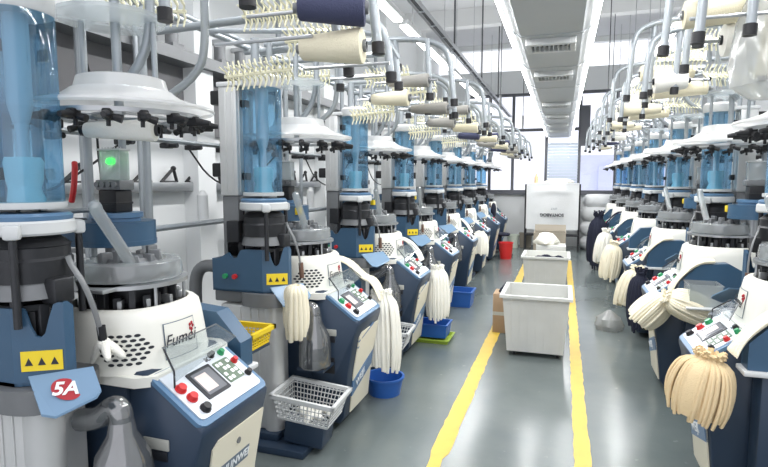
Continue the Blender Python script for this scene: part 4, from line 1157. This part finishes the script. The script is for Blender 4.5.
b = MB(); b.lathe([(0, 0), (.30, 0), (.31, .04), (.22, .09), (.12, .115), (0, .10)], n=32, sy=.5, rad=lambda t, z: 1 + .2 * math.sin(3 * t + z * 20) + .1 * math.sin(7 * t)); o = b.build('cloth_pile', M['sock2'], angle=80); place(o, -.12, 13.75, 1.627); tag(o, 'crumpled white cloth pile on top of the black rack', 'cloth')
# louvred blind in the middle window
b = MB()
for k in range(16): b.box((-.40, YB - .045, 1.45 + k * .075), (.34, YB - .03, 1.51 + k * .075), .003, M=None)
o = b.build('louvre_blind', M['blind'], flat=True); tag(o, 'pale blue louvred blind across the window behind the rack', 'blind')
# sacks piled by the wall on the right
b = MB()
for k, (z, w) in enumerate(((.18, .40), (.5, .42), (.8, .38), (1.08, .36))):
    pass
for k, (z, w) in enumerate(((0, .44), (.36, .42), (.72, .40), (1.02, .36))):
    b = MB(); b.lathe([(0, .0), (w * .8, .0), (w, .10), (w, .22), (w * .8, .33), (0, .34)], n=36, sq=.2, sy=.6, rad=lambda t, z: 1 + .07 * math.sin(3 * t + 2 * k + z * 6) + .04 * math.sin(8 * t - z * 17 + k)); o = b.build('stuffed_sack', M['sack'], angle=80); place(o, .86, 14.15, z + .002)
    tag(o, 'stuffed white sack %s of the pile beside the black rack' % ['at the bottom', 'second from the bottom', 'third from the bottom', 'at the top'][k], 'sack', 'stuffed white sacks by the wall')
# buckets and chair at the far end
o = bucket(M['redpl'], .15, .36); place(o, -1.13, 11.85, 0); tag(o, 'red plastic bucket on the floor near the back of the aisle', 'bucket')
o = bucket(M['paleGreen'], .15, .33); place(o, -1.15, 13.9, 0); tag(o, 'pale green bucket by the back wall behind the red bucket', 'bucket')
o = tub('waste_bin', -.13, .13, -.12, .12, .34, .02, .008, M['carton'], .015); place(o, -.86, 14.15, 0); tag(o, 'grey brown waste bin by the back wall next to the pale green bucket', 'waste bin')
R = empty('swivel_chair', (-1.30, 12.28, 0)); tag(R, 'black round-backed swivel chair at the end of the 5A row', 'chair')
b = MB()
for k in range(5):
    a = 2 * PI * k / 5; b.tube([(0, 0, .10), (.26 * math.cos(a), .26 * math.sin(a), .05)], .02, 8); b.ball((.26 * math.cos(a), .26 * math.sin(a), .03), .03, n=8)
b.build('base', M['rack'], R)
b = MB(); b.cyl((0, 0, .08), (0, 0, .46), .025, n=12); b.build('post', M['rack'], R)
b = MB(); b.lathe([(0, .46), (.2, .46), (.22, .49), (.2, .52), (0, .53)], n=28); b.build('seat', M['navycloth'], R)
b = MB(); b.tube([(-.12, .06, .47), (-.2, .1, .6), (-.2, .1, .95)], .02, 8); b.ball((-.17, .07, 1.02), .20, n=18, s=(.3, .8, .85)); b.build('backrest', M['navycloth'], R)
# plastic bag on the floor, clear box, hanging bag
def crumple(name, r, h, m, seed):
    b = MB(); q = random.Random(seed); ph = [q.uniform(0, 6) for _ in range(4)]
    b.lathe([(0, 0), (r * .9, .0), (r, h * .25), (r * .85, h * .6), (r * .4, h * .85), (r * .15, h), (0, h * .98)], n=36, rad=lambda t, z: 1 + .10 * math.sin(5 * t + ph[0] + z * 30) + .06 * math.sin(11 * t + ph[1] - z * 44))
    return b.build(name, m, angle=30)
o = crumple('plastic_bag', .15, .22, M['bag'], 4); place(o, .55, 6.55, 0); tag(o, 'crumpled clear plastic bag on the floor by the third console opposite the 5A plate', 'plastic bag')
o = tub('acrylic_box', -.10, .10, -.10, .10, .15, .004, .004, M['clearpl'], .006); place(o, FR + .27, YR[1] - .52, .80); tag(o, 'clear acrylic box beside the blue shield facing the tan sock bundle machine', 'box')
b = MB(); b.box((-.13, -.12, -.012), (.13, .24, 0), .003); o = b.build('box_shelf', M['lightgrey']); place(o, FR + .27, YR[1] - .56, .799); tag(o, 'light grey ledge under the clear acrylic box', 'shelf')
b = MB(); q = [random.Random(8).uniform(0, 6) for _ in range(3)]
b.lathe([(.03, .0), (.12, -.06), (.17, -.2), (.20, -.4), (.19, -.5), (.10, -.55), (0, -.56)], n=40, sx=.75, rad=lambda t, z: 1 + .08 * math.sin(6 * t + z * 9) + .05 * math.sin(13 * t - z * 21)); hb = b.build('hanging_bag', M['bag'], angle=40); place(hb, .87, 2.90, 2.62); tag(hb, 'clear plastic bag with a cream cone hanging from the creel at the upper right', 'plastic bag')
o = cone('yarncream', .06, .035, .28); o.location = (.87, 2.90, 2.30); o.rotation_euler = (0, -PI / 2 + .2, 0); tag(o, 'cream yarn cone inside the hanging clear plastic bag', 'yarn cone')
b = MB(); b.tube([(0, 0, -.02), (0, .1, .12), (0, .25, .22)], .006, 6); b.build('bag_tie', M['steel'], hb)
# red air hose behind the first machine
b = MB(); b.tube([(-.86, .08, 1.78), (-.84, .06, 1.74), (-.84, .05, 1.66), (-.87, .06, 1.60)], .013, 8, smooth=2); o = b.build('air_hose', M['red'], m_first)

# ------------------------------------------------------------------ light and camera
w = bpy.data.worlds.new('daylight'); SC.world = w; w.use_nodes = True
bg = w.node_tree.nodes['Background']; bg.inputs['Color'].default_value = S(246, 248, 255); bg.inputs['Strength'].default_value = 1.25
def area(name, loc, rot, sx, sy, e, col=(1, 1, 1)):
    l = bpy.data.lights.new(name, 'AREA'); l.shape = 'RECTANGLE'; l.size = sx; l.size_y = sy; l.energy = e; l.color = col
    o = bpy.data.objects.new(name, l); COL.objects.link(o); o.location = loc; o.rotation_euler = rot; return o
for x in (-1.74, 1.15):
    area('tube_glow', (x, 7.2, 3.385), (0, 0, 0), .09, 10.8, 150)
for x in (-1.74, 1.15):
    area('ceiling_fill', (x, 7.2, 3.48), (PI, 0, 0), .09, 10.8, 45)  # upward fill added to brighten the ceiling, not part of the tube lights
for x in (-.416, .186):
    area('strip_glow', (x, 7.7, 2.765), (0, 0, 0), .03, 13.0, 60)
cam = bpy.data.cameras.new('camera'); co = bpy.data.objects.new('camera', cam); COL.objects.link(co); SC.camera = co
F = 540.0; cam.sensor_fit = 'HORIZONTAL'; cam.sensor_width = 36; cam.lens = F / 768 * 36; cam.clip_start = .05; cam.clip_end = 100
p = math.atan((233.5 - 180) / F); th = math.atan((563 - 384) / F * math.cos(p))
co.location = (0, 0, 1.7); co.rotation_euler = (PI / 2 - p, 0, th)
vs_ = SC.view_settings; vs_.view_transform = 'Standard'; vs_.look = 'None'; vs_.gamma = 1; vs_.use_curve_mapping = False; vs_.exposure = .3
SC.cycles.use_denoising = True; SC.cycles.max_bounces = 8; SC.cycles.transparent_max_bounces = 24
